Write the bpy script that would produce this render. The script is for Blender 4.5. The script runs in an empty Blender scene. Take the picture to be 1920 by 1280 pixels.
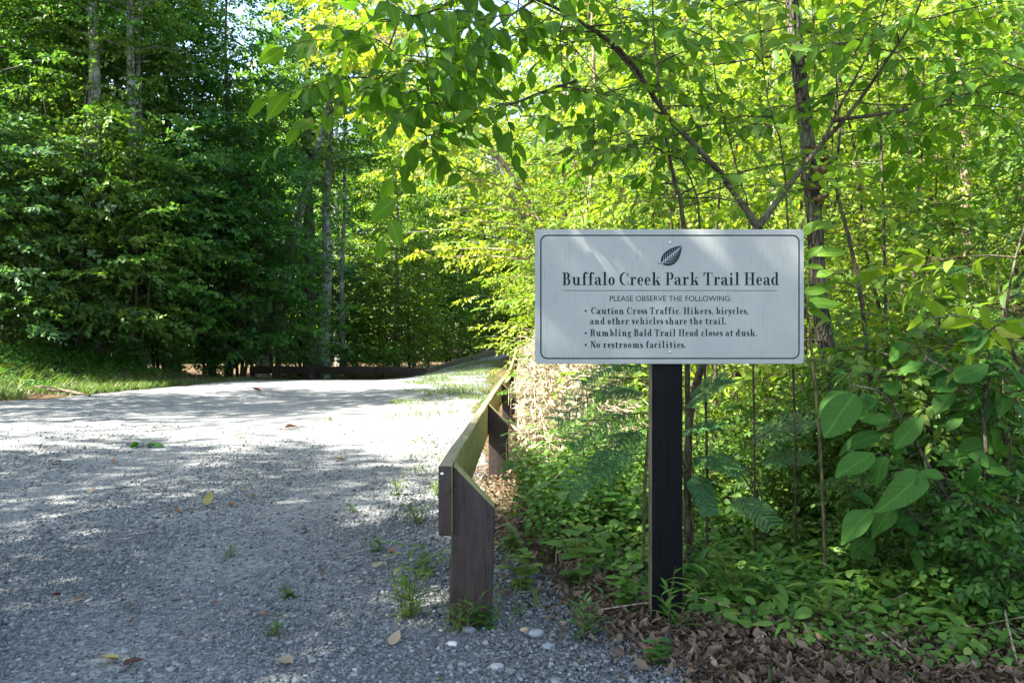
import bpy, math, random
import numpy as np
from mathutils import Vector

sc = bpy.context.scene
COL = sc.collection
# ------------------------------------------------------------------ camera
F_PX, CX, CY, CAM_H = 1493.3, 960.0, 640.0, 0.969
cam_d = bpy.data.cameras.new('camera'); cam = bpy.data.objects.new('camera', cam_d); COL.objects.link(cam)
cam_d.sensor_width = 36.0; cam_d.lens = 28.0; cam_d.clip_start = 0.05; cam_d.clip_end = 800
cam.location = (0, 0, CAM_H); cam.rotation_euler = (math.radians(90), 0, 0)
sc.camera = cam
# ------------------------------------------------------------------ world, sun, exposure
SUN_TRAVEL = Vector((1.0, 0.36, -1.10)).normalized()
to_sun = -SUN_TRAVEL
w = bpy.data.worlds.new('World'); sc.world = w; w.use_nodes = True
nt = w.node_tree; bg = nt.nodes['Background']
sky = nt.nodes.new('ShaderNodeTexSky'); sky.sky_type = 'NISHITA'; sky.sun_disc = False
sky.sun_elevation = math.asin(to_sun.z); sky.sun_rotation = math.atan2(to_sun.x, to_sun.y)
sky.air_density = 1.0; sky.dust_density = 1.5; sky.ozone_density = 1.0
hs = nt.nodes.new('ShaderNodeHueSaturation'); hs.inputs['Saturation'].default_value = .92
nt.links.new(sky.outputs[0], hs.inputs['Color']); nt.links.new(hs.outputs[0], bg.inputs[0]); bg.inputs[1].default_value = 0.10
sun_d = bpy.data.lights.new('sun', 'SUN'); sun_o = bpy.data.objects.new('sun', sun_d); COL.objects.link(sun_o)
sun_d.energy = 5.0; sun_d.angle = math.radians(0.55); sun_d.color = (1.0, 0.94, 0.84)
sun_o.rotation_euler = SUN_TRAVEL.to_track_quat('-Z', 'Y').to_euler()
sun_o.location = (-20, -8, 25)
sc.view_settings.view_transform = 'Standard'; sc.view_settings.look = 'None'
sc.view_settings.exposure = 2.75; sc.view_settings.gamma = 1.0
sc.render.engine = 'CYCLES'
cy = sc.cycles
cy.max_bounces = 10; cy.diffuse_bounces = 5; cy.transmission_bounces = 8; cy.glossy_bounces = 2
cy.transparent_max_bounces = 4; cy.caustics_reflective = False; cy.caustics_refractive = False
cy.sample_clamp_indirect = 6.0
try:
    cy.use_denoising = True; cy.denoiser = 'OPENIMAGEDENOISE'; cy.denoising_input_passes = 'RGB_ALBEDO_NORMAL'
except Exception:
    pass

# ------------------------------------------------------------------ helpers
def P(px, py, d):
    return np.array([(px - CX) / F_PX * d, d, CAM_H - (py - CY) / F_PX * d])

def sst(a, b, x):
    t = np.clip((x - a) / (b - a), 0, 1); return t * t * (3 - 2 * t)

YL = np.array([-40, 5, 12.4, 16.4, 20, 25.4, 29, 34, 40, 60.]); XL = np.array([-9., -8.6, -8, -7.8, -6.8, -4.4, -3.1, -2.0, -1.2, 2])
YR = np.array([-40, 1.2, 2.2, 3.0, 3.8, 6, 12, 20, 29, 40, 60.]); XR = np.array([1.5, 0.75, 0.50, 0.12, -0.1, -0.17, -0.35, -0.5, -0.5, 0.4, 4])
def road_l(y): return np.interp(y, YL, XL)
def road_r(y): return np.interp(y, YR, XR)

def gz(x, y):
    x = np.asarray(x, float); y = np.asarray(y, float)
    z = 0.035 * np.sin(x * 0.7 + 1.3) * np.cos(y * 0.55) * sst(3, 8, y)
    z = z + 0.02 * np.sin(x * 2.3 + y * 1.1) * np.sin(y * 1.7 - x) * sst(1.2, 2.4, x)
    z = z - 0.9 * sst(1.6, 8, x) * sst(4.0, 10, y)                       # falls away to the right
    z = z + 0.016 * np.clip(y - 11, 0, 30) * sst(-3.5, -0.5, x) * (1 - sst(2, 5, x))
    z = z - 0.40 * sst(19, 27, y) * (1 - sst(-4.5, -1.5, x))            # road crest dips on the left
    bank = road_l(y) - x
    z = z + 0.62 * sst(0.2, 3.6, bank) * sst(2, 9, y) * (1 - sst(17, 24, y) * 0.95)
    z = z + 0.03 * np.sin(x * 3.1 + 0.5 * y) * sst(0.2, 1.5, bank)
    return z

def mesh_obj(name, V, faces, mats, parent=None, uv=None, midx=None, smooth=False, coll=True):
    """V (n,3); faces: list of int arrays (m,k)."""
    me = bpy.data.meshes.new(name)
    V = np.asarray(V, np.float32)
    faces = [np.asarray(f, np.int32) for f in faces if len(f)]
    me.vertices.add(len(V)); me.vertices.foreach_set('co', V.ravel())
    nl = sum(f.size for f in faces); npoly = sum(len(f) for f in faces)
    me.loops.add(nl); me.polygons.add(npoly)
    me.loops.foreach_set('vertex_index', np.concatenate([f.ravel() for f in faces]))
    tot = np.concatenate([np.full(len(f), f.shape[1], np.int32) for f in faces])
    st = np.concatenate([[0], np.cumsum(tot)[:-1]]).astype(np.int32)
    me.polygons.foreach_set('loop_start', st)
    if midx is not None: me.polygons.foreach_set('material_index', np.asarray(midx, np.int32))
    if smooth: me.polygons.foreach_set('use_smooth', np.ones(npoly, bool))
    if uv is not None:
        a = me.attributes.new('leafuv', 'FLOAT2', 'POINT'); a.data.foreach_set('vector', np.asarray(uv, np.float32).ravel())
    me.update(calc_edges=True)
    for m in (mats if isinstance(mats, (list, tuple)) else [mats]): me.materials.append(m)
    o = bpy.data.objects.new(name, me); COL.objects.link(o)
    if parent is not None: o.parent = parent
    return o

class MB:
    def __init__(s): s.V = []; s.Q = []; s.T = []; s.n = 0; s.qm = []; s.tm = []
    def add(s, V, Q=(), T=(), m=0):
        V = np.asarray(V, float).reshape(-1, 3); s.V.append(V)
        if len(Q): s.Q.append(np.asarray(Q, int) + s.n); s.qm += [m] * len(Q)
        if len(T): s.T.append(np.asarray(T, int) + s.n); s.tm += [m] * len(T)
        s.n += len(V)
    def box(s, x0, x1, y0, y1, z0, z1, m=0):
        V = [(x0,y0,z0),(x1,y0,z0),(x1,y1,z0),(x0,y1,z0),(x0,y0,z1),(x1,y0,z1),(x1,y1,z1),(x0,y1,z1)]
        s.add(V, [(3,2,1,0),(4,5,6,7),(0,1,5,4),(1,2,6,5),(2,3,7,6),(3,0,4,7)], m=m)
    def tube(s, pts, r, k=6, cap=True, m=0):
        pts = np.asarray(pts, float); n = len(pts); r = np.broadcast_to(np.asarray(r, float), (n,))
        t = np.gradient(pts, axis=0); t /= np.linalg.norm(t, axis=1)[:, None] + 1e-9
        ref = np.array([0.31, 0.95, 0.05]) if abs(t[:, 2]).mean() > .6 else np.array([0.02, 0.05, 1.])
        u = np.cross(t, ref); u /= np.linalg.norm(u, axis=1)[:, None] + 1e-9
        v = np.cross(t, u)
        a = np.arange(k) * 2 * np.pi / k
        V = pts[:, None] + r[:, None, None] * (np.cos(a)[None, :, None] * u[:, None] + np.sin(a)[None, :, None] * v[:, None])
        i = np.arange(n - 1)[:, None] * k; j = np.arange(k)[None]; j2 = (j + 1) % k
        Q = np.stack([i + j, i + j2, i + k + j2, i + k + j], -1).reshape(-1, 4)
        V = V.reshape(-1, 3); T = []
        if cap:
            V = np.vstack([V, pts[-1] + t[-1] * r[-1] * .5]); e = (n - 1) * k
            T = [(e + q, e + (q + 1) % k, n * k) for q in range(k)]
        s.add(V, Q, T, m)
    def build(s, name, mats, parent=None, smooth=False):
        F = []
        if s.Q: F.append(np.vstack(s.Q))
        if s.T: F.append(np.vstack(s.T))
        return mesh_obj(name, np.vstack(s.V), F, mats, parent, midx=s.qm + s.tm if any(s.qm + s.tm) else None, smooth=smooth)

def tag(o, label, cat, group=None, kind=None):
    if label: o['label'] = label
    if cat: o['category'] = cat
    if group: o['group'] = group
    if kind: o['kind'] = kind
    return o
def thing(name, label, cat, loc=(0, 0, 0), rz=0, group=None, s=1.0):
    o = bpy.data.objects.new(name, None); COL.objects.link(o); o.empty_display_size = .1
    o.location = tuple(loc); o.rotation_euler = (0, 0, rz)
    o.scale = (s, s, s) if np.isscalar(s) else s
    return tag(o, label, cat, group)
def copy_tree(o, parent=None):
    c = o.copy(); COL.objects.link(c)
    if parent is not None: c.parent = parent
    for ch in [x for x in bpy.data.objects if x.parent == o and x is not c]: copy_tree(ch, c)
    return c
def spline(pts, n):
    """Catmull-Rom through the points, n samples."""
    p = np.asarray(pts, float); p = np.vstack([2 * p[0] - p[1], p, 2 * p[-1] - p[-2]]); m = len(p) - 3
    t = np.linspace(0, m - 1e-6, n); i = t.astype(int); f = (t - i)[:, None]
    a, b, c, d = p[i], p[i + 1], p[i + 2], p[i + 3]
    return .5 * (2 * b + (c - a) * f + (2 * a - 5 * b + 4 * c - d) * f ** 2 + (3 * b - a - 3 * c + d) * f ** 3)

# ------------------------------------------------------------------ materials
def newmat(name):
    m = bpy.data.materials.new(name); m.use_nodes = True
    nt = m.node_tree; return m, nt, nt.nodes['Principled BSDF'], nt.nodes['Material Output']
def N(nt, typ, **kw):
    n = nt.nodes.new(typ)
    for k, v in kw.items():
        if k.startswith('i_'): n.inputs[int(k[2:]) if k[2:].isdigit() else k[2:]].default_value = v
        else: setattr(n, k, v)
    return n
def ramp(nt, stops, interp='LINEAR'):
    n = nt.nodes.new('ShaderNodeValToRGB'); cr = n.color_ramp; cr.interpolation = interp
    while len(cr.elements) < len(stops): cr.elements.new(0.5)
    for e, (p, c) in zip(cr.elements, stops): e.position = p; e.color = tuple(c) + (1,) if len(c) == 3 else c
    return n
def mixc(nt, fac, a, b, mode='MIX'):
    n = nt.nodes.new('ShaderNodeMix'); n.data_type = 'RGBA'; n.blend_type = mode
    for sock, v in ((n.inputs[0], fac), (n.inputs[6], a), (n.inputs[7], b)):
        if isinstance(v, bpy.types.NodeSocket): nt.links.new(v, sock)
        elif isinstance(v, (int, float)): sock.default_value = v
        else: sock.default_value = tuple(v) + (1,)
    return n.outputs[2]

def leafmat(name, c1, c2, c3=None, trans=.45, tcol=(1.25, 1.25, .55), rough=.5, spec=.35, veins=False, hue=.03):
    m, nt, p, out = newmat(name); L = nt.links.new
    geo = N(nt, 'ShaderNodeNewGeometry'); oi = N(nt, 'ShaderNodeObjectInfo')
    st = [(0, c1), (.6, c2)] + ([(.93, c2), (1, c3)] if c3 else [(1, c2)])
    r = ramp(nt, st); L(geo.outputs['Random Per Island'], r.inputs[0])
    hsv = N(nt, 'ShaderNodeHueSaturation'); L(r.outputs[0], hsv.inputs['Color'])
    mh = N(nt, 'ShaderNodeMapRange'); L(oi.outputs['Random'], mh.inputs[0]); mh.inputs[3].default_value = .5 - hue; mh.inputs[4].default_value = .5 + hue
    mv = N(nt, 'ShaderNodeMapRange'); L(oi.outputs['Random'], mv.inputs[0]); mv.inputs[3].default_value = 1.2; mv.inputs[4].default_value = .82
    L(mh.outputs[0], hsv.inputs['Hue']); L(mv.outputs[0], hsv.inputs['Value'])
    col = hsv.outputs[0]
    if veins:
        at = N(nt, 'ShaderNodeAttribute', attribute_name='leafuv'); sep = N(nt, 'ShaderNodeSeparateXYZ'); L(at.outputs['Vector'], sep.inputs[0])
        ab = N(nt, 'ShaderNodeMath', operation='ABSOLUTE'); L(sep.outputs[1], ab.inputs[0])
        mid = N(nt, 'ShaderNodeMath', operation='LESS_THAN'); L(ab.outputs[0], mid.inputs[0]); mid.inputs[1].default_value = .018
        ml = N(nt, 'ShaderNodeMath', operation='MULTIPLY_ADD'); L(ab.outputs[0], ml.inputs[0]); ml.inputs[1].default_value = -.8; L(sep.outputs[0], ml.inputs[2])
        m2 = N(nt, 'ShaderNodeMath', operation='MULTIPLY'); L(ml.outputs[0], m2.inputs[0]); m2.inputs[1].default_value = 9.
        fr = N(nt, 'ShaderNodeMath', operation='PINGPONG'); L(m2.outputs[0], fr.inputs[0]); fr.inputs[1].default_value = .5
        sv = N(nt, 'ShaderNodeMapRange'); L(fr.outputs[0], sv.inputs[0]); sv.inputs[1].default_value = 0; sv.inputs[2].default_value = .11; sv.inputs[3].default_value = .55; sv.inputs[4].default_value = 0
        mx = N(nt, 'ShaderNodeMath', operation='MAXIMUM'); L(mid.outputs[0], mx.inputs[0]); L(sv.outputs[0], mx.inputs[1])
        sc_ = N(nt, 'ShaderNodeMath', operation='MULTIPLY'); L(mx.outputs[0], sc_.inputs[0]); sc_.inputs[1].default_value = .8
        light = mixc(nt, 1.0, col, (1.75, 1.6, 1.5), 'MULTIPLY')
        tcn = N(nt, 'ShaderNodeTexNoise', i_Scale=28., i_Detail=3.); 
        col = mixc(nt, sc_.outputs[0], col, light)
        col = mixc(nt, .5, col, mixc(nt, tcn.outputs[0], mixc(nt, 1.0, col, (.6, .62, .6), 'MULTIPLY'), mixc(nt, 1.0, col, (1.4, 1.3, 1.2), 'MULTIPLY')))
        sp = N(nt, 'ShaderNodeTexNoise', i_Scale=75., i_Detail=2.); spr = ramp(nt, [(.70, (0, 0, 0)), (.74, (1, 1, 1))]); L(sp.outputs[0], spr.inputs[0]); col = mixc(nt, spr.outputs[0], col, (.16, .12, .035))
        bp = N(nt, 'ShaderNodeBump', i_Strength=.25, i_Distance=.004); L(fr.outputs[0], bp.inputs['Height']); L(bp.outputs[0], p.inputs['Normal'])
    L(col, p.inputs['Base Color']); p.inputs['Roughness'].default_value = rough; p.inputs['Specular IOR Level'].default_value = spec
    tr = N(nt, 'ShaderNodeBsdfTranslucent'); L(mixc(nt, 1.0, col, tcol, 'MULTIPLY'), tr.inputs[0])
    mix = N(nt, 'ShaderNodeMixShader'); mix.inputs[0].default_value = trans
    L(p.outputs[0], mix.inputs[1]); L(tr.outputs[0], mix.inputs[2]); L(mix.outputs[0], out.inputs[0])
    return m

def barkmat(name, c1, c2, scale=14, lichen=None, bump=.6):
    m, nt, p, out = newmat(name); L = nt.links.new
    tc = N(nt, 'ShaderNodeTexCoord'); mp = N(nt, 'ShaderNodeMapping'); mp.inputs['Scale'].default_value = (1, 1, .22); L(tc.outputs['Object'], mp.inputs[0])
    n1 = N(nt, 'ShaderNodeTexNoise', i_Scale=float(scale), i_Detail=8., i_Roughness=.7); L(mp.outputs[0], n1.inputs['Vector'])
    v1 = N(nt, 'ShaderNodeTexVoronoi', feature='DISTANCE_TO_EDGE', i_Scale=scale * 2.2); L(mp.outputs[0], v1.inputs['Vector'])
    r = ramp(nt, [(.3, c1), (.7, c2)]); L(n1.outputs[0], r.inputs[0]); col = r.outputs[0]
    cr = N(nt, 'ShaderNodeMapRange'); L(v1.outputs[0], cr.inputs[0]); cr.inputs[2].default_value = .12
    col = mixc(nt, cr.outputs[0], mixc(nt, 1.0, col, (.5, .48, .45), 'MULTIPLY'), col)
    if lichen:
        n2 = N(nt, 'ShaderNodeTexNoise', i_Scale=3.5, i_Detail=5., i_Roughness=.65); L(tc.outputs['Object'], n2.inputs['Vector'])
        r2 = ramp(nt, [(.5, (0, 0, 0)), (.62, (1, 1, 1))]); L(n2.outputs[0], r2.inputs[0]); col = mixc(nt, r2.outputs[0], col, lichen)
    L(col, p.inputs['Base Color']); p.inputs['Roughness'].default_value = .9; p.inputs['Specular IOR Level'].default_value = .15
    add = N(nt, 'ShaderNodeMath', operation='ADD'); L(n1.outputs[0], add.inputs[0]); L(cr.outputs[0], add.inputs[1])
    b = N(nt, 'ShaderNodeBump', i_Strength=bump, i_Distance=.02); L(add.outputs[0], b.inputs['Height']); L(b.outputs[0], p.inputs['Normal'])
    return m

M = {}
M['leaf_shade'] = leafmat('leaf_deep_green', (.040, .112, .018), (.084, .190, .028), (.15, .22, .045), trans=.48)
M['leaf_blue'] = leafmat('leaf_blue_green', (.042, .108, .034), (.082, .170, .056), trans=.45, tcol=(1.1, 1.2, .75))
M['leaf_mid'] = leafmat('leaf_mid_green', (.052, .135, .020), (.100, .210, .030), (.19, .25, .05))
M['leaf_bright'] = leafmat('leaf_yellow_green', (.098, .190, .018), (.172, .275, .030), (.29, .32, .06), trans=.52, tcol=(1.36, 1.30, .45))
M['leaf_near'] = leafmat('leaf_near_green', (.072, .155, .018), (.130, .235, .028), trans=.6, tcol=(1.48, 1.38, .45), veins=True, rough=.5, spec=.16)
M['leaf_broad'] = leafmat('leaf_broad_green', (.026, .092, .015), (.050, .140, .022), trans=.4, veins=True, rough=.6, spec=.18)
M['leaf_mimosa'] = leafmat('leaf_mimosa', (.056, .150, .048), (.098, .220, .072), trans=.42, tcol=(1.1, 1.2, .7))
M['leaf_cover'] = leafmat('leaf_ground_cover', (.040, .125, .020), (.110, .225, .036), (.24, .28, .06), trans=.42)
M['grass'] = leafmat('grass_blades', (.045, .095, .018), (.110, .160, .035), (.30, .27, .11), trans=.4)
M['dry'] = leafmat('dry_leaf', (.25, .21, .14), (.44, .39, .28), (.15, .11, .07), trans=.3, tcol=(1, .95, .75), rough=.8, spec=.15, hue=.0)
M['litter'] = leafmat('leaf_litter', (.06, .040, .028), (.15, .105, .070), (.30, .23, .155), trans=.1, tcol=(1, .9, .7), rough=.8, spec=.2, hue=.0)
M['bark_grey'] = barkmat('bark_grey', (.13, .12, .105), (.32, .31, .28), 9, (.40, .42, .38))
M['bark_brown'] = barkmat('bark_brown', (.042, .038, .030), (.135, .118, .092), 22, (.16, .17, .12), 1.0)
M['bark_pale'] = barkmat('bark_pale', (.22, .16, .11), (.46, .36, .26), 14, (.14, .10, .07))
M['stem_dark'] = barkmat('stem_dark', (.035, .028, .020), (.11, .085, .055), 30, (.12, .12, .08))
M['stem_green'] = barkmat('stem_green', (.09, .085, .04), (.17, .15, .07), 30)
M['stem_dry'] = barkmat('stem_dry', (.34, .28, .19), (.58, .50, .36), 30)
M['fungus'] = barkmat('shelf_fungus', (.06, .035, .018), (.19, .115, .055), 26, (.30, .22, .12))

# ------------------------------------------------------------------ leaves
def leaf_tpl(ts, ws, fold=.25, droop=.25, cup=0.):
    """template leaf along +x, unit length; returns V, quads, tris, uv."""
    V = []; uv = []; Q = []; T = []; idx = []
    for t, wd in zip(ts, ws):
        z = -droop * t * t
        if wd <= 0:
            idx.append((len(V),)); V.append((t, 0, z)); uv.append((t, 0))
        else:
            b = len(V); idx.append((b, b + 1, b + 2))
            V += [(t, wd, z + fold * wd + cup * math.sin(t * 9)), (t, 0, z), (t, -wd, z + fold * wd - cup * math.sin(t * 9 + 1))]
            uv += [(t, wd), (t, 0), (t, -wd)]
    for a, b in zip(idx[:-1], idx[1:]):
        if len(a) == 1 and len(b) == 3: T += [(a[0], b[1], b[0]), (a[0], b[2], b[1])]
        elif len(a) == 3 and len(b) == 1: T += [(a[0], a[1], b[0]), (a[1], a[2], b[0])]
        else: Q += [(a[0], a[1], b[1], b[0]), (a[1], a[2], b[2], b[1])]
    return np.array(V, float), np.array(Q, int).reshape(-1, 4), np.array(T, int).reshape(-1, 3), np.array(uv, float)
T_LO = (np.array([(0, 0, 0), (.45, .32, .07), (1, 0, -.16), (.45, -.32, .07)], float), np.zeros((0, 4), int), np.array([(0, 2, 1), (0, 3, 2)]), np.array([(0, 0), (.45, .27), (1, 0), (.45, -.27)], float))
T_MID = leaf_tpl([0, .28, .68, 1], [0, .23, .19, 0], .22, .22)
T_HI = leaf_tpl([0, .1, .25, .42, .6, .78, .9, 1], [0, .12, .23, .265, .24, .15, .07, 0], .22, .3, .012)
T_BROAD = leaf_tpl([0, .05, .16, .32, .5, .66, .8, .91, 1], [0, .11, .22, .30, .31, .27, .18, .085, 0], .16, .35, .022)
T_OVATE = leaf_tpl([0, .12, .4, .7, .9, 1], [0, .28, .40, .34, .16, 0], .15, .2)
T_LANCE = leaf_tpl([0, .15, .4, .7, 1], [0, .08, .11, .07, 0], .25, .45)
T_ROUND = leaf_tpl([0, .15, .5, .85, 1], [0, .36, .46, .30, 0], .12, .12)
T_BLADE = leaf_tpl([0, .3, .65, 1], [.022, .026, .018, 0], .4, .5)
T_CURL = leaf_tpl([0, .15, .4, .7, 1], [0, .2, .26, .18, 0], .9, -.7, .05)

def unit(a): return a / (np.linalg.norm(a, axis=-1, keepdims=True) + 1e-9)

def leaf_arrays(tpl, pos, d, nrm, size, wscale=1.0):
    V, Q, T, uv = tpl
    pos = np.asarray(pos); d = unit(np.asarray(d)); n = np.asarray(nrm)
    n = unit(n - (n * d).sum(-1, keepdims=True) * d); y = np.cross(n, d)
    size = np.broadcast_to(np.asarray(size, float), (len(pos),)); wsc = np.broadcast_to(np.asarray(wscale, float), (len(pos),))
    W = pos[:, None] + size[:, None, None] * (V[None, :, 0:1] * d[:, None] + V[None, :, 1:2] * y[:, None] * wsc[:, None, None] + V[None, :, 2:3] * n[:, None])
    k = len(V); off = (np.arange(len(pos)) * k)[:, None, None]
    return W.reshape(-1, 3), (Q[None] + off).reshape(-1, 4), (T[None] + off).reshape(-1, 3), np.tile(uv, (len(pos), 1))

def leaves_obj(name, tpl, pos, d, nrm, size, mat, parent=None, wscale=1.0, smooth=False):
    V, Q, T, uv = leaf_arrays(tpl, pos, d, nrm, size, wscale)
    return mesh_obj(name, V, [Q, T], mat, parent, uv=uv, smooth=smooth)

def twig_leaves(rng, O, D, L, n, leaf, up_noise=.35, ang=(35, 65), droop=.22):
    """n leaves alternating along each twig (origins O, directions D, lengths L)."""
    Tn = len(O); D = unit(D)
    up = np.array([0, 0, 1.]) + rng.normal(0, up_noise, (Tn, 3)); up = unit(up - (up * D).sum(-1, keepdims=True) * D)
    side = np.cross(up, D)
    s = (np.arange(n) + .6) / n
    pos = O[:, None] + D[:, None] * (L[:, None] * s[None])[..., None]
    pos[..., 2] -= droop * L[:, None] * s[None] ** 2
    sg = np.where(np.arange(n) % 2 == 0, 1., -1.)[None] * np.ones((Tn, 1))
    a = np.radians(rng.uniform(ang[0], ang[1], (Tn, n))); a[:, -1] *= .2
    dr = D[:, None] * np.cos(a)[..., None] + side[:, None] * (np.sin(a) * sg)[..., None]
    dr = dr + rng.normal(0, .30, dr.shape); dr[..., 2] -= .22
    nr = up[:, None] + rng.normal(0, .42, dr.shape)
    sz = leaf * 1.15 * rng.uniform(.6, 1.25, (Tn, n)) * (1 - .35 * np.abs(s - .5))[None]
    return pos.reshape(-1, 3), dr.reshape(-1, 3), nr.reshape(-1, 3), sz.ravel()

def gen_plant(seed, H, stems=1, spread=.4, r0=.03, zb=.12, R=lambda u: 1.2, nbr=30, asc=.35, sag=.25, leaf=.07, nleaf=10, twl=.42, ntw=7,
              lean=(0, 0), tpl=T_LO, wob=.06, stem_pts=None, up_noise=.5, k=7, twig_tubes=False, side=None, br_r=.28):
    """wood (MB) and leaf arrays of one woody plant with leaves in flat sprays along its side branches."""
    rng = np.random.default_rng(seed); wood = MB(); TO = []; TD = []; TL = []
    for si in range(stems):
        if stem_pts is not None: ax = np.asarray(stem_pts[si], float)
        else:
            a = rng.uniform(0, 6.28); sp = spread * rng.uniform(.5, 1) * (0 if stems == 1 else 1)
            n = 9; u = np.linspace(0, 1, n); h = H * rng.uniform(.8, 1.0) if stems > 1 else H
            ax = np.stack([u * (np.cos(a) * sp * H * .4 + lean[0] * H), u * (np.sin(a) * sp * H * .4 + lean[1] * H), u * h], 1)
            ax[1:, :2] += np.cumsum(rng.normal(0, wob * H / n, (n - 1, 2)), 0)
            ax[:, :2] += np.array([np.cos(a), np.sin(a)]) * .06 * (stems > 1)
        ax = spline(ax, 16); u = np.linspace(0, 1, 16); rr = r0 * (1 - .82 * u) * rng.uniform(.8, 1.1)
        rr[0] *= 1.35
        wood.tube(ax, rr, k)
        nb = max(3, int(nbr / stems)); az = rng.uniform(0, 6.28)
        for b in range(nb):
            uu = zb + (1 - zb) * ((b + rng.uniform(.1, .9)) / nb); az += 2.4 + rng.normal(0, .35)
            p = np.array([np.interp(uu, u, ax[:, c]) for c in range(3)]); Lb = R((uu - zb) / (1 - zb)) * rng.uniform(.65, 1.15)
            if side is not None and rng.uniform() < side[2]:
                az_ = math.atan2(side[1], side[0]) + rng.normal(0, .6)
            else: az_ = az
            hd = np.array([np.cos(az_), np.sin(az_), 0]); s = np.linspace(0, 1, 5)
            pl = p + hd * (Lb * s)[:, None]; pl[:, 2] += Lb * (asc * s - sag * s * s) * rng.uniform(.6, 1.3)
            pl[1:, :2] += rng.normal(0, .05 * Lb, (4, 2))
            rb = max(.0035, np.interp(uu, u, rr) * br_r * rng.uniform(.8, 1.2))
            wood.tube(pl, rb * np.array([1.2, .85, .6, .4, .2]), 4, cap=False)
            for t in range(ntw):
                q = .15 + .85 * (t + rng.uniform(.2, .8)) / ntw
                o = np.array([np.interp(q, s, pl[:, c]) for c in range(3)])
                sg = 1 if t % 2 else -1; aa = az_ + sg * np.radians(rng.uniform(30, 70)) * (1 - .6 * (t == ntw - 1))
                d = np.array([np.cos(aa), np.sin(aa), rng.normal(-.02, .30)]); l = twl * (.55 + .6 * (1 - q)) * rng.uniform(.6, 1.25)
                TO.append(o); TD.append(d); TL.append(l)
                if twig_tubes: wood.tube([o, o + d * l * .5 - np.array([0, 0, .03 * l]), o + d * l - np.array([0, 0, .2 * l])], [.0028, .002, .001], 3, cap=False)
        TO.append(ax[-1]); TD.append(unit(ax[-1] - ax[-2])); TL.append(twl)
    lv = twig_leaves(rng, np.array(TO), np.array(TD), np.array(TL), nleaf, leaf, up_noise)
    return wood, lv, tpl

def plant_thing(name, label, cat, gp, wood_mat, leaf_mat, loc, rz=0, s=1.0, group=None, woodname='trunk', leafname='crown'):
    t = thing(name, label, cat, loc, rz, group, s)
    wood, lv, tpl = gp
    wood.build(woodname, wood_mat, t, smooth=True)
    leaves_obj(leafname, tpl, *lv, leaf_mat, t)
    return t
# ------------------------------------------------------------------ ground and road
def grid_axis(segs):
    out = []
    for a, b, n in segs: out += list(np.linspace(a, b, n, endpoint=False))
    return np.array(out + [segs[-1][1]])
def mat_ground():
    m, nt, p, out = newmat('forest_floor'); L = nt.links.new
    tc = N(nt, 'ShaderNodeTexCoord')
    v = N(nt, 'ShaderNodeTexVoronoi', i_Scale=26.); L(tc.outputs['Object'], v.inputs['Vector'])
    r = ramp(nt, [(0, (.055, .034, .022)), (.4, (.12, .075, .045)), (.75, (.22, .15, .09)), (1, (.10, .085, .06))])
    s = N(nt, 'ShaderNodeSeparateXYZ'); L(v.outputs['Color'], s.inputs[0]); L(s.outputs[0], r.inputs[0])
    n1 = N(nt, 'ShaderNodeTexNoise', i_Scale=1.3, i_Detail=6.); L(tc.outputs['Object'], n1.inputs['Vector'])
    g = ramp(nt, [(.45, (0, 0, 0)), (.6, (1, 1, 1))]); L(n1.outputs[0], g.inputs[0])
    n2 = N(nt, 'ShaderNodeTexNoise', i_Scale=60., i_Detail=4.); L(tc.outputs['Object'], n2.inputs['Vector'])
    col = mixc(nt, n2.outputs[0], mixc(nt, 1., r.outputs[0], (.55, .5, .45), 'MULTIPLY'), r.outputs[0])
    gs = N(nt, 'ShaderNodeMath', operation='MULTIPLY'); L(g.outputs[0], gs.inputs[0]); gs.inputs[1].default_value = .4
    col = mixc(nt, gs.outputs[0], col, (.05, .075, .022))
    L(col, p.inputs['Base Color']); p.inputs['Roughness'].default_value = .95; p.inputs['Specular IOR Level'].default_value = .1
    ad = N(nt, 'ShaderNodeMath', operation='ADD'); L(v.outputs['Distance'], ad.inputs[0]); L(n2.outputs[0], ad.inputs[1])
    b = N(nt, 'ShaderNodeBump', i_Strength=.8, i_Distance=.02); L(ad.outputs[0], b.inputs['Height']); L(b.outputs[0], p.inputs['Normal'])
    return m
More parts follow.
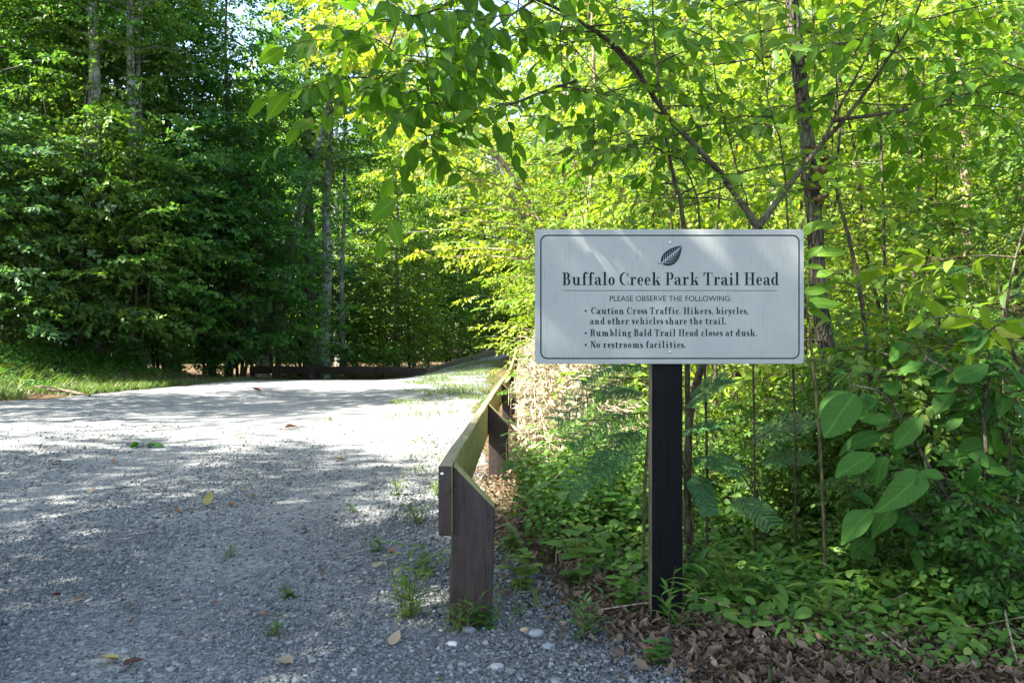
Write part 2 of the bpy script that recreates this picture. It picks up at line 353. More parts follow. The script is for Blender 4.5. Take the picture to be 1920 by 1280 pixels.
def mat_gravel():
    m, nt, p, out = newmat('crushed_stone_road'); L = nt.links.new
    tc = N(nt, 'ShaderNodeTexCoord')
    n0 = N(nt, 'ShaderNodeTexNoise', i_Scale=40., i_Detail=2.); L(tc.outputs['Object'], n0.inputs['Vector'])
    vm = N(nt, 'ShaderNodeVectorMath', operation='MULTIPLY_ADD'); L(n0.outputs['Color'], vm.inputs[0]); vm.inputs[1].default_value = (.012,) * 3; L(tc.outputs['Object'], vm.inputs[2])
    v = N(nt, 'ShaderNodeTexVoronoi', i_Scale=95.); L(vm.outputs[0], v.inputs['Vector'])
    v2 = N(nt, 'ShaderNodeTexVoronoi', i_Scale=42.); L(vm.outputs[0], v2.inputs['Vector'])
    s = N(nt, 'ShaderNodeSeparateXYZ'); L(v.outputs['Color'], s.inputs[0])
    r = ramp(nt, [(0, (0.0877, 0.0912, 0.0927)), (0.3, (0.133, 0.139, 0.1404)), (0.7, (0.1844, 0.1932, 0.1934)), (0.93, (0.2449, 0.255, 0.25)), (1, (0.3296, 0.3381, 0.3275))]); L(s.outputs[0], r.inputs[0])
    s2 = N(nt, 'ShaderNodeSeparateXYZ'); L(v2.outputs['Color'], s2.inputs[0])
    r2 = ramp(nt, [(0, (0.0998, 0.1039, 0.1056)), (0.5, (0.1603, 0.1676, 0.1694)), (1, (0.2509, 0.2615, 0.2564))]); L(s2.outputs[1], r2.inputs[0])
    k = N(nt, 'ShaderNodeMath', operation='GREATER_THAN'); L(s2.outputs[0], k.inputs[0]); k.inputs[1].default_value = .62
    col = mixc(nt, k.outputs[0], r.outputs[0], r2.outputs[0])
    n1 = N(nt, 'ShaderNodeTexNoise', i_Scale=.55, i_Detail=7., i_Roughness=.6); L(tc.outputs['Object'], n1.inputs['Vector'])
    g = ramp(nt, [(.35, (.78, .78, .80)), (.65, (1.14, 1.12, 1.08))]); L(n1.outputs[0], g.inputs[0])
    col = mixc(nt, 1., col, g.outputs[0], 'MULTIPLY')
    n3 = N(nt, 'ShaderNodeTexNoise', i_Scale=2.2, i_Detail=5., i_Roughness=.7); L(tc.outputs['Object'], n3.inputs['Vector'])
    gm = ramp(nt, [(.55, (0, 0, 0)), (.75, (.5, .5, .5))]); L(n3.outputs[0], gm.inputs[0]); col = mixc(nt, gm.outputs[0], col, (.135, .12, .088))
    L(col, p.inputs['Base Color']); p.inputs['Roughness'].default_value = .85; p.inputs['Specular IOR Level'].default_value = .25
    iv = N(nt, 'ShaderNodeMath', operation='MULTIPLY_ADD'); L(v.outputs['Distance'], iv.inputs[0]); iv.inputs[1].default_value = -.7; L(v2.outputs['Distance'], iv.inputs[2])
    b = N(nt, 'ShaderNodeBump', i_Strength=.7, i_Distance=.007); L(iv.outputs[0], b.inputs['Height']); L(b.outputs[0], p.inputs['Normal'])
    return m
gx = grid_axis([(-160, -40, 8), (-40, -12, 28), (-12, 9, 130), (9, 40, 31), (40, 160, 8)])
gy = grid_axis([(-60, -6, 12), (-6, 12, 110), (12, 40, 90), (40, 60, 20), (60, 180, 8)])
X, Y = np.meshgrid(gx, gy); Z = gz(X, Y)
nxg = len(gx); i = (np.arange(len(gy) - 1)[:, None] * nxg + np.arange(nxg - 1)[None]).ravel()
ground = mesh_obj('ground', np.stack([X, Y, Z], -1).reshape(-1, 3), [np.stack([i, i + 1, i + nxg + 1, i + nxg], -1)], mat_ground(), smooth=True)
tag(ground, 'brown leaf-strewn forest floor around the gravel road', None, kind='structure')

ry = grid_axis([(-12, 0, 40), (0, 14, 200), (14, 44, 160)]); rt = np.concatenate([[0, .004, .012], np.linspace(.03, .97, 70), [.988, .996, 1]])
rngR = np.random.default_rng(5)
def wob(y, ph): return .07 * np.sin(y * 1.9 + ph) + .05 * np.sin(y * 4.3 + 2 * ph) + .03 * np.sin(y * 9.7 + ph)
xl = road_l(ry) + wob(ry, .3) * 1.5; xr = road_r(ry) + wob(ry, 2.1)
X = xl[:, None] + (xr - xl)[:, None] * rt[None]; Y = np.repeat(ry[:, None], len(rt), 1)
prof = np.interp(rt, [0, .012, .06, .94, .988, 1], [-.03, .002, .016, .016, .002, -.03])
def road_z(x, y): return gz(x, y) + .016 + .006 * np.sin(x * 2.1 + .7 * np.sin(y * .9)) * np.sin(y * 1.3)
Z = road_z(X, Y) - .016 + prof[None]
n_ = len(rt); i = (np.arange(len(ry) - 1)[:, None] * n_ + np.arange(n_ - 1)[None]).ravel()
road = mesh_obj('gravel_road', np.stack([X, Y, Z], -1).reshape(-1, 3), [np.stack([i, i + 1, i + n_ + 1, i + n_], -1)], mat_gravel(), smooth=True)
tag(road, 'grey crushed stone road', None, kind='structure')

# ------------------------------------------------------------------ loose gravel
def mat_stone():
    m, nt, p, out = newmat('crushed_stone'); L = nt.links.new
    geo = N(nt, 'ShaderNodeNewGeometry'); tc = N(nt, 'ShaderNodeTexCoord')
    r = ramp(nt, [(0, (0.0877, 0.0912, 0.0927)), (0.3, (0.1271, 0.1326, 0.134)), (0.68, (0.1754, 0.1836, 0.1836)), (0.9, (0.2388, 0.2487, 0.2436)), (0.97, (0.3598, 0.37, 0.3532)), (1, (0.1906, 0.1722, 0.1404))])
    L(geo.outputs['Random Per Island'], r.inputs[0])
    n = N(nt, 'ShaderNodeTexNoise', i_Scale=220., i_Detail=3.); L(tc.outputs['Object'], n.inputs['Vector'])
    a = ramp(nt, [(.3, (.7, .7, .72)), (.7, (1.25, 1.24, 1.2))]); L(n.outputs[0], a.inputs[0])
    L(mixc(nt, 1., r.outputs[0], a.outputs[0], 'MULTIPLY'), p.inputs['Base Color']); p.inputs['Roughness'].default_value = .8; p.inputs['Specular IOR Level'].default_value = .3
    return m
M['stone'] = mat_stone()
CUBE_V = np.array([(x, y, z) for z in (-1, 1) for y in (-1, 1) for x in (-1, 1)], float)
CUBE_Q = np.array([(0, 2, 3, 1), (4, 5, 7, 6), (0, 1, 5, 4), (2, 6, 7, 3), (0, 4, 6, 2), (1, 3, 7, 5)])
def stones(rng, x, y, r, zf):
    n = len(x); V = CUBE_V[None] * (1 - .45 * rng.uniform(0, 1, (n, 8, 1))) * rng.uniform(.5, 1.1, (n, 1, 3)) * .72
    V = V + rng.normal(0, .14, V.shape)
    a = rng.uniform(0, 6.28, n); b = rng.uniform(-.6, .6, n); c, s = np.cos(a)[:, None], np.sin(a)[:, None]; cb, sb = np.cos(b)[:, None], np.sin(b)[:, None]
    vx, vy, vz = V[..., 0], V[..., 1], V[..., 2] * .75
    vy, vz = vy * cb - vz * sb, vy * sb + vz * cb; vx, vy = vx * c - vy * s, vx * s + vy * c
    W = np.stack([vx, vy, vz], -1) * r[:, None, None] + np.stack([x, y, zf + r * .22], -1)[:, None]
    return W.reshape(-1, 3), (CUBE_Q[None] + (np.arange(n) * 8)[:, None, None]).reshape(-1, 4)
rngS = np.random.default_rng(11)
n0 = 600000
yy = 1.25 * (10.5 / 1.25) ** rngS.uniform(0, 1, n0) ; xx = rngS.uniform(-.70, .45, n0) * yy
keep = (xx > road_l(yy)) & (xx < road_r(yy) + wob(yy, 2.1) + np.abs(rngS.normal(0, .10, n0)) - .03)
keep &= rngS.uniform(0, 1, n0) < np.where(yy < 3.5, .62, .42) * np.clip(yy / 2.2, .75, 1) * (1 - .97 * sst(4.0, 10.0, yy)) * (1 - .72 * np.exp(-((xx + 1.25 + .10 * np.sin(yy)) / .34) ** 2) - .72 * np.exp(-((xx + 2.95 + .10 * np.sin(yy)) / .36) ** 2)) * np.clip(.75 + .5 * np.sin(xx * 3.1 + np.sin(yy * 2.2) * 2) * np.sin(yy * 2.7 + xx), .35, 1)
xx, yy = xx[keep], yy[keep]
rr = np.exp(rngS.normal(math.log(.0036), .50, len(xx))) * (1 + .10 * yy)
V, Q = stones(rngS, xx, yy, np.clip(rr, .0022, .018), road_z(xx, yy) - .016 * sst(-.05, .25, xx - road_r(yy)))
tag(mesh_obj('gravel', V, [Q], M['stone']), 'loose grey crushed stone scattered over the road surface', None, kind='stuff')

# single larger stones
def one_stone(px, py, r, label, col):
    d = CAM_H * F_PX / (py - CY); p = P(px, py, d)
    bm_rng = np.random.default_rng(int(px)); import bmesh
    bm = bmesh.new(); bmesh.ops.create_icosphere(bm, subdivisions=3, radius=1)
    k = bm_rng.normal(0, 1, (5, 3)); ph = bm_rng.uniform(0, 6, 5)
    for v in bm.verts:
        q = sum(math.sin(2.2 * float(np.dot(k[j], v.co)) + ph[j]) for j in range(5)) * .06
        v.co = v.co * (1 + q); v.co.z *= .72; v.co.x *= 1.15
        v.co *= r
    me = bpy.data.meshes.new('stone'); bm.to_mesh(me); bm.free()
    o = bpy.data.objects.new('stone', me); COL.objects.link(o); o.location = (p[0], d, float(gz(p[0], d)) + .012 + r * .3)
    m, nt, pr, out = newmat('stone_' + str(int(px))); n = N(nt, 'ShaderNodeTexNoise', i_Scale=60., i_Detail=6.)
    rp = ramp(nt, [(.3, tuple(c * .65 for c in col)), (.7, col)]); nt.links.new(n.outputs[0], rp.inputs[0]); nt.links.new(rp.outputs[0], pr.inputs[0])
    b = N(nt, 'ShaderNodeBump', i_Strength=.5, i_Distance=.004); nt.links.new(n.outputs[0], b.inputs['Height']); nt.links.new(b.outputs[0], pr.inputs['Normal'])
    pr.inputs['Roughness'].default_value = .85; me.materials.append(m)
    tag(o, label, 'stone', 'larger stones at the road edge')
for a in [(848, 1219, .016, 'small white stone lying at the foot of the nearest guardrail post', (.75, .73, .70)),
          (1007, 1198, .022, 'rounded grey stone between the guardrail post and the sign post', (.34, .35, .36)),
          (880, 1192, .020, 'dark grey stone behind the white stone by the guardrail post', (.20, .21, .22)),
          (1028, 1222, .017, 'bluish grey stone just in front of the rounded grey stone', (.27, .30, .32)),
          (985, 1190, .015, 'tan stone touching the left side of the rounded grey stone', (.48, .36, .20)),
          (930, 1262, .019, 'pale grey stone at the bottom edge of the picture', (.42, .42, .41))]: one_stone(*a)

# ------------------------------------------------------------------ guardrails
def mat_wood(name, c1, c2, wear=None, grain=1.0, horiz=False):
    m, nt, p, out = newmat(name); L = nt.links.new
    tc = N(nt, 'ShaderNodeTexCoord'); mp = N(nt, 'ShaderNodeMapping')
    mp.inputs['Scale'].default_value = (1, .06, 1) if horiz else (1, 1, .06); L(tc.outputs['Object'], mp.inputs[0])
    n1 = N(nt, 'ShaderNodeTexNoise', i_Scale=70., i_Detail=5., i_Roughness=.65, i_Distortion=.6); L(mp.outputs[0], n1.inputs['Vector'])
    n2 = N(nt, 'ShaderNodeTexNoise', i_Scale=9., i_Detail=6., i_Roughness=.7); L(tc.outputs['Object'], n2.inputs['Vector'])
    r = ramp(nt, [(.3, c1), (.7, c2)]); L(n1.outputs[0], r.inputs[0]); col = r.outputs[0]
    w_ = ramp(nt, [(.3, (.72, .72, .72)), (.7, (1.2, 1.2, 1.2))]); L(n2.outputs[0], w_.inputs[0]); col = mixc(nt, 1., col, w_.outputs[0], 'MULTIPLY')
    if wear:
        n3 = N(nt, 'ShaderNodeTexNoise', i_Scale=30., i_Detail=8., i_Roughness=.8); L(mp.outputs[0], n3.inputs['Vector'])
        r3 = ramp(nt, [(.60, (0, 0, 0)), (.72, (.8, .8, .8))]); L(n3.outputs[0], r3.inputs[0]); col = mixc(nt, r3.outputs[0], col, wear)
    cr = ramp(nt, [(.30, (.25, .25, .25)), (.37, (1, 1, 1))]); L(n1.outputs[0], cr.inputs[0]); col = mixc(nt, .8, col, mixc(nt, 1., col, cr.outputs[0], 'MULTIPLY'))
    n4 = N(nt, 'ShaderNodeTexNoise', i_Scale=24., i_Detail=3., i_Distortion=1.2); L(mp.outputs[0], n4.inputs['Vector'])
    c4 = ramp(nt, [(.485, (1, 1, 1)), (.5, (.22, .22, .22)), (.515, (1, 1, 1))]); L(n4.outputs[0], c4.inputs[0]); col = mixc(nt, .75, col, mixc(nt, 1., col, c4.outputs[0], 'MULTIPLY'))
    L(col, p.inputs['Base Color']); p.inputs['Roughness'].default_value = .68; p.inputs['Specular IOR Level'].default_value = .3
    b = N(nt, 'ShaderNodeBump', i_Strength=.7 * grain, i_Distance=.004); L(n1.outputs[0], b.inputs['Height']); L(b.outputs[0], p.inputs['Normal'])
    return m
M['paint_brown'] = mat_wood('brown_painted_post', (.028, .020, .016), (.052, .037, .031), (.11, .085, .07))
M['paint_brown_h'] = mat_wood('brown_painted_board', (.034, .023, .020), (.060, .041, .036), (.11, .09, .07), horiz=True)
M['treated'] = mat_wood('bare_treated_board', (.20, .17, .055), (.31, .27, .11), (.13, .11, .05), horiz=True)
M['rail_top'] = mat_wood('weathered_rail_top', (.17, .145, .085), (.30, .26, .16), (.07, .055, .04), horiz=True)
M['treated_v'] = mat_wood('bare_treated_cut', (.20, .18, .07), (.33, .29, .13))
M['weathered'] = mat_wood('weathered_brown_board', (.10, .075, .055), (.21, .165, .12), (.30, .26, .20), horiz=True)
m, nt_, p_, _o = newmat('galvanised'); p_.inputs['Base Color'].default_value = (.62, .63, .65, 1); p_.inputs['Metallic'].default_value = .9; p_.inputs['Roughness'].default_value = .4; M['galv'] = m
def bevel(o, wd=.004, seg=2):
    b = o.modifiers.new('bevel', 'BEVEL'); b.width = wd; b.segments = seg; b.limit_method = 'ANGLE'; b.angle_limit = math.radians(40)

def rail_board(parent, a, b, th, h, mats, name='rail_board'):
    """board from a to b (x,y,z of its top left edge); mats: road side, top, back."""
    a = np.array(a, float); b = np.array(b, float); t = unit((b - a) * np.array([1, 1, 0])); s = np.array([t[1], -t[0], 0])
    n = 7; mb = MB(); f = np.linspace(0, 1, n)[:, None]; base = a + (b - a) * f
    base[1:-1] += np.random.default_rng(abs(int(a[1] * 100))).normal(0, .002, (n - 2, 3))
    q = np.stack([base, base + s * th, base + s * th - [0, 0, h], base - [0, 0, h]], 1).reshape(-1, 3)
    Q = []; mm = []
    for k in range(n - 1):
        o = 4 * k
        Q += [(o, o + 1, o + 5, o + 4), (o + 1, o + 2, o + 6, o + 5), (o + 2, o + 3, o + 7, o + 6), (o + 3, o, o + 4, o + 7)]; mm += [1, 2, 0, 0]
    e = 4 * (n - 1); Q += [(3, 2, 1, 0), (e, e + 1, e + 2, e + 3)]; mm += [0, 0]
    mb.add(q, Q); mb.qm = mm
    o = mb.build(name, mats, parent); bevel(o, .005, 3); return o
def slant_post(parent, x, y, ztop, w, dep, drop, zbot, ang=0., lean=0., mats=None):
    mb = MB(); zt = ztop; V = []
    for yy_ in (0, dep):
        V += [(0, yy_, zbot - ztop), (w, yy_, zbot - ztop), (w, yy_, -drop), (0, yy_, 0)]
    V = np.array(V); V[:, 0] += lean * V[:, 2]
    c, s = math.cos(ang), math.sin(ang)
    V = np.stack([V[:, 0] * c - V[:, 1] * s, V[:, 0] * s + V[:, 1] * c, V[:, 2]], -1)
    mb.add(V, [(0, 1, 2, 3), (7, 6, 5, 4), (1, 5, 6, 2), (0, 3, 7, 4), (4, 5, 1, 0), (3, 2, 6, 7)]); mb.qm = [0, 0, 0, 0, 0, 1]
    o = mb.build('post', mats, parent); o.location = (x, y, ztop); bevel(o, .004, 2); return o

gr = thing('wooden_guardrail', 'low brown wooden guardrail receding along the right edge of the gravel road', 'guardrail', (-.2, 2.68, 0))
def g_local(v): return np.asarray(v, float) - np.array([-.2, 2.68, 0])
TH, RH = .044, .232
rail_pts = [(-.244, 2.635, .558), (-.216, 5.76, .523), (-.155, 8.80, .515), (-.075, 11.80, .505), (-.015, 14.8, .575), (.045, 17.8, .70), (.10, 20.5, .79), (.13, 23.4, .83)]
for k in range(len(rail_pts) - 1):
    a, b = np.array(rail_pts[k]), np.array(rail_pts[k + 1])
    if k: a = a + (b - a) * .002
    rail_board(gr, g_local(a), g_local(b), TH, RH, [M['paint_brown_h'], M['rail_top'], M['treated']])
for k, (x, y, z) in enumerate([(-.199, 2.675, .553), (-.171, 5.72, .520), (-.111, 8.74, .512), (-.030, 11.76, .502), (.030, 14.75, .570), (.090, 17.74, .695), (.145, 20.44, .785), (.18, 23.3, .825)]):
    xx_, yy_, zz_ = g_local((x, y, z))
    slant_post(gr, xx_ + .002, yy_, zz_, .142, .088, .142, float(gz(x + .07, y)) - .15, ang=[-.01, -.02, -.025, -.02, -.02, -.02, -.015, 0][k], lean=.03 if k == 0 else .0, mats=[M['paint_brown'], M['treated_v']])
import bmesh
def bolt(parent, loc, r, axis='y'):
    bm = bmesh.new(); bmesh.ops.create_uvsphere(bm, u_segments=14, v_segments=8, radius=r)
    for v in bm.verts: v.co.y *= .5
    me = bpy.data.meshes.new('bolt'); bm.to_mesh(me); bm.free(); me.materials.append(M['galv'])
    for q in me.polygons: q.use_smooth = True
    o = bpy.data.objects.new('bolt', me); COL.objects.link(o); o.parent = parent; o.location = loc
bolt(gr, g_local(P(829, 888, 2.633)), .006)

gr2 = thing('wooden_guardrail', 'long dark brown guardrail crossing behind the far end of the gravel road', 'guardrail', (-6, 27, -.4))
def g2(v): return np.asarray(v, float) - np.array([-6, 27, -.4])
far = [P(468, 686, 27.0), P(590, 686.5, 27.2), P(700, 687, 27.2), P(800, 690, 27.0), P(816, 685, 27.3), P(880, 667, 30.5), P(943, 650, 34.5)]
for k in range(len(far) - 1):
    a, b = far[k], far[k + 1]; a = a + (b - a) * .003
    rail_board(gr2, g2(a), g2(b), .05, .25, [M['paint_brown_h'] if k < 3 else M['weathered']] * 3)
for k, f_ in enumerate(far):
    q = g2(f_) + np.array([0, .06, -.01]); slant_post(gr2, q[0], q[1], q[2], .14, .1, .12, float(gz(f_[0], f_[1])) - .1 - 0., mats=[M['paint_brown'], M['weathered']])

# ------------------------------------------------------------------ sign
SD = 2.705
def mat_panel():
    m, nt, p, out = newmat('sign_panel'); L = nt.links.new; tc = N(nt, 'ShaderNodeTexCoord')
    n = N(nt, 'ShaderNodeTexNoise', i_Scale=5., i_Detail=7., i_Roughness=.7); L(tc.outputs['Object'], n.inputs['Vector'])
    r = ramp(nt, [(.3, (.275, .295, .276)), (.7, (.33, .348, .325))]); L(n.outputs[0], r.inputs[0])
    mp = N(nt, 'ShaderNodeMapping'); mp.inputs['Scale'].default_value = (40, 1, 3); L(tc.outputs['Object'], mp.inputs[0])
    n2 = N(nt, 'ShaderNodeTexNoise', i_Scale=4., i_Detail=5.); L(mp.outputs[0], n2.inputs['Vector'])
    r2 = ramp(nt, [(.55, (1, 1, 1)), (.8, (.80, .81, .76))]); L(n2.outputs[0], r2.inputs[0])
    L(mixc(nt, 1., r.outputs[0], r2.outputs[0], 'MULTIPLY'), p.inputs['Base Color']); p.inputs['Roughness'].default_value = .42; p.inputs['Specular IOR Level'].default_value = .4
    return m
M['panel'] = mat_panel()
m, nt_, p_, _o = newmat('sign_ink'); p_.inputs['Base Color'].default_value = (.003, .016, .019, 1); p_.inputs['Roughness'].default_value = .7; p_.inputs['Specular IOR Level'].default_value = .12; M['ink'] = m
m, nt_, p_, _o = newmat('sign_leaf_light'); p_.inputs['Base Color'].default_value = (.45, .52, .52, 1); p_.inputs['Roughness'].default_value = .5; M['ink_light'] = m
M['black_post'] = mat_wood('black_painted_post', (.0025, .003, .0035), (.006, .0065, .007), (.012, .012, .012), .5); M['black_post'].node_tree.nodes['Principled BSDF'].inputs['Specular IOR Level'].default_value = .1
M['post_side'] = mat_wood('bare_post_side', (.09, .08, .055), (.17, .15, .10))
sign = thing('trail_sign', 'white trail head sign with dark green lettering on a square black post', 'sign', P(1251, 1176, SD + .05))
SO = np.array(sign.location)
PX2M = SD / F_PX
def sxz(px, py): return (px - CX) * PX2M - SO[0], CAM_H - (py - CY) * PX2M - SO[2]
YF = SD - SO[1]           # local y of the sign's face
def rrect(x0, x1, z0, z1, r, n=8):
    out = []
    for cx_, cz_, a0 in ((x1 - r, z1 - r, 0), (x0 + r, z1 - r, 90), (x0 + r, z0 + r, 180), (x1 - r, z0 + r, 270)):
        for k in range(n + 1):
            a = math.radians(a0 + 90 * k / n); out.append((cx_ + r * math.cos(a), cz_ + r * math.sin(a)))
    return np.array(out)
x0, z1 = sxz(1003, 430); x1, z0 = sxz(1507.5, 682)
o2 = rrect(x0, x1, z0, z1, .011); n = len(o2)
bm = bmesh.new()
fv = [bm.verts.new((a, YF, b)) for a, b in o2]; bv = [bm.verts.new((a, YF + .012, b)) for a, b in o2]
bm.faces.new(fv[::-1]); bm.faces.new(bv)
for k in range(n): bm.faces.new((fv[k], fv[(k + 1) % n], bv[(k + 1) % n], bv[k]))
bmesh.ops.recalc_face_normals(bm, faces=bm.faces); me = bpy.data.meshes.new('board'); bm.to_mesh(me); bm.free(); me.materials.append(M['panel'])
board = bpy.data.objects.new('board', me); COL.objects.link(board); board.parent = sign; bevel(board, .0012, 2)
bx0, bz1 = sxz(1013.0, 440.2); bx1, bz0 = sxz(1499.2, 672.8)
ro = rrect(bx0, bx1, bz0, bz1, .024, 10); ri = rrect(bx0 + .0042, bx1 - .0042, bz0 + .0042, bz1 - .0042, .020, 10); n = len(ro)
mb = MB(); V = [(a, YF - .0005, b) for a, b in np.vstack([ro, ri])]
mb.add(V, [(k, n + k, n + (k + 1) % n, (k + 1) % n) for k in range(n)]); mb.build('border', M['ink'], board)

# lettering: a high-contrast serif drawn glyph by glyph (cap height 1, baseline 0)
class Glyphs:
    def __init__(s, S, h): s.S = S; s.h = h; s.XH = .64
    def ring(s, ox0, ox1, oy0, oy1, ix0, ix1, iy0, iy1, a0=0, a1=360, n=26):
        a = np.radians(np.linspace(a0, a1, n)); c, q = np.cos(a), np.sin(a)
        O = np.stack([(ox0 + ox1) / 2 + (ox1 - ox0) / 2 * c, (oy0 + oy1) / 2 + (oy1 - oy0) / 2 * q], 1)
        I = np.stack([(ix0 + ix1) / 2 + (ix1 - ix0) / 2 * c, (iy0 + iy1) / 2 + (iy1 - iy0) / 2 * q], 1)
        s.strip(O, I)
    def strip(s, A, B):
        n = len(A); V = np.vstack([A, B]); s.out.append((V, [(k, k + 1, n + k + 1, n + k) for k in range(n - 1)]))
    def bar(s, x0, y0, x1, y1): s.out.append((np.array([(x0, y0), (x1, y0), (x1, y1), (x0, y1)], float), [(0, 1, 2, 3)]))
    def diag(s, xb, xt, yb, yt, w): s.out.append((np.array([(xb, yb), (xb + w, yb), (xt + w, yt), (xt, yt)], float), [(0, 1, 2, 3)]))
    def dot(s, cx, cy_, r): s.ring(cx - r, cx + r, cy_ - r, cy_ + r, cx - r * .01, cx + r * .01, cy_ - r * .01, cy_ + r * .01)
    def stroke(s, pts, ws, n=24):
        p = spline(np.array([(a, b, 0) for a, b in pts]), n)[:, :2]; t = np.gradient(p, axis=0); t /= np.linalg.norm(t, axis=1)[:, None]
        nn = np.stack([-t[:, 1], t[:, 0]], 1); w_ = np.interp(np.linspace(0, 1, n), np.linspace(0, 1, len(ws)), ws)[:, None] / 2
        s.strip(p + nn * w_, p - nn * w_)
    def stem(s, x, y0, y1, bot=1, top=0):
        """vertical stem with hairline serifs; top: 1 both sides, -1 left only."""
        S, h = s.S, s.h; s.bar(x, y0, x + S, y1); e = S * .55 + .03
        if bot: s.bar(x - e, y0, x + S + e, y0 + h)
        if top == 1: s.bar(x - e, y1 - h, x + S + e, y1)
        if top == -1: s.bar(x - e, y1 - h, x + S * .5, y1)
    def arch(s, x, w, y):
        """right-hand shoulder from the stem at x to a stem w further on."""
        S, h = s.S, s.h; s.ring(x + S * .4, x + w + S, y - .5, y + .012, x + S * .4 + h, x + w, y - .44, y + .012 - h * 1.6, 0, 150)
        s.bar(x + w, 0, x + w + S, y - .23)
    def glyph(s, c):
        s.out = []; S, h, X = s.S, s.h, s.XH; e = S * .55 + .03; l = e + .02
        def o_(x, w, y0=-.012, y1=None, a0=0, a1=360):
            y1 = X + .012 if y1 is None else y1; s.ring(x, x + w, y0, y1, x + S, x + w - S, y0 + h, y1 - h, a0, a1)
        if c == ' ': return .27
        if c == '.': s.dot(.11, .085, .095); return .24
        if c == ',': s.dot(.11, .085, .09); s.stroke([(.18, .09), (.18, -.03), (.08, -.16)], [.05, .06, .02]); return .24
        if c == 'B':
            s.stem(l, 0, 1, 1, 1); x = l + S
            s.bar(x, 1 - h, x + .2, 1); s.bar(x, .5, x + .2, .5 + h); s.bar(x, 0, x + .22, h)
            s.ring(x - .08, x + .34, .5, 1, x, x + .34 - S, .5 + h, 1 - h, -90, 90); s.ring(x - .08, x + .40, 0, .5 + h, x, x + .40 - S, h, .5, -90, 90); return x + .46
        if c == 'P' or c == 'R':
            s.stem(l, 0, 1, 1, 1); x = l + S; s.bar(x, 1 - h, x + .2, 1); s.bar(x, .44, x + .2, .44 + h)
            s.ring(x - .06, x + .40, .44, 1, x, x + .40 - S, .44 + h, 1 - h, -90, 90)
            if c == 'P': return x + .42
            s.stroke([(x + .14, .46), (x + .26, .36), (x + .33, .12), (x + .46, .01)], [S * .6, S, S, h]); return x + .50
        if c == 'C':
            s.ring(.04, .86, -.015, 1.015, .04 + S, .88, -.015 + h, 1.015 - h, 42, 318); s.bar(.75, .66, .75 + h, .98); s.bar(.75, .02, .75 + h, .30); s.dot(.73, .80, .06); return .84
        if c == 'T':
            s.stem(.40 - S / 2, 0, 1); s.bar(.02, 1 - h, .78, 1); s.strip(np.array([(.02, 1.), (.02 + h, 1.)]), np.array([(.02, .70), (.02 + h, .70)])); s.bar(.78 - h, .70, .78, 1)
            s.out.append((np.array([(.02 + h, .74), (.14, 1 - h), (.02 + h, 1 - h)]), [])); return .80
        if c == 'H':
            s.stem(l, 0, 1, 1, 1); s.stem(l + .52, 0, 1, 1, 1); s.bar(l + S, .5, l + .52, .5 + h); return l + .52 + S + e + .02
        if c == 'N':
            s.bar(l, 0, l + h * 1.3, 1); s.bar(l - e * .8, 0, l + e, h); s.bar(l + .56, 0, l + .56 + h * 1.3, 1); s.bar(l + .56 - e, 1 - h, l + .56 + e, 1)
            s.diag(l + .56 - S * .8 + .06, l - .03, 0, 1, S * 1.15); s.bar(l - e, 1 - h, l, 1); return l + .56 + e + .02
        if c in 'nmhr':
            s.stem(l, 0, 1.03 if c == 'h' else X, 1, -1)
            if c == 'r': s.stroke([(l + S * .7, .42), (l + S + .08, X - .05), (l + S + .19, X - .03)], [h, h, S * .8]); s.dot(l + S + .19, X - .09, .08); return l + S + .30
            w_ = .36 if c != 'm' else .33; s.arch(l, w_, X); s.bar(l + w_ - e * .8, 0, l + w_ + S + e, h)
            if c == 'm': s.arch(l + w_, w_, X); s.bar(l + 2 * w_ - e * .8, 0, l + 2 * w_ + S + e, h); return l + 2 * w_ + S + e + .02
            return l + w_ + S + e + .02
        if c == 'u':
            s.bar(l, .2, l + S, X); s.bar(l - e, X - h, l + S, X); w_ = .37; s.ring(l, l + w_ + S * .6, -.012, .5, l + S, l + w_, -.012 + h * 1.6, .45, 180, 340)
            s.stem(l + w_, 0, X, 0, -1); s.bar(l + w_ + S, 0, l + w_ + S + e, h); return l + w_ + S + e + .01
        if c == 'i': s.stem(l, 0, X, 1, -1); s.dot(l + S / 2, .88, .085 if S < .17 else .10); return l + S + e + .02
        if c == 'l': s.stem(l, 0, 1.03, 1, -1); return l + S + e + .02
        if c == 'k':
            s.stem(l, 0, 1.03, 1, -1); x = l + S; s.stroke([(x, .26), (x + .30, X - .01)], [h, h * 1.1], 4); s.diag(x + .24, x + .07, 0, .38, S * 1.1); s.bar(x + .16, X - h, x + .42, X); s.bar(x + .18, 0, x + .30 + S, h); return x + .34 + S
        if c == 'o': o_(.04, .54); return .62
        if c == 'e': s.ring(.04, .54, -.012, X + .012, .04 + S, .54 - S * .8, -.012 + h, X + .012 - h, 0, 318); s.bar(.04 + S * .8, .32, .54 - S * .3, .32 + h); return .58
        if c == 'c': s.ring(.04, .55, -.012, X + .012, .04 + S, .58, -.012 + h, X + .012 - h, 50, 315); s.dot(.44, X - .12, .08); return .54
        if c == 'a':
            s.bar(.36, .06, .36 + S, .44); s.ring(.08, .36 + S, .22, X + .012, .13, .36, .26, X + .012 - h, 0, 150); s.dot(.13, X - .12, .08)
            s.ring(.03, .50, -.012, .37, .03 + S, .46, -.012 + h, .37 - h, 80, 290); s.stroke([(.36 + S * .5, .10), (.36 + S * .9, .02), (.36 + S + .1, .05)], [S * .8, h * 2, h]); return .36 + S + .10
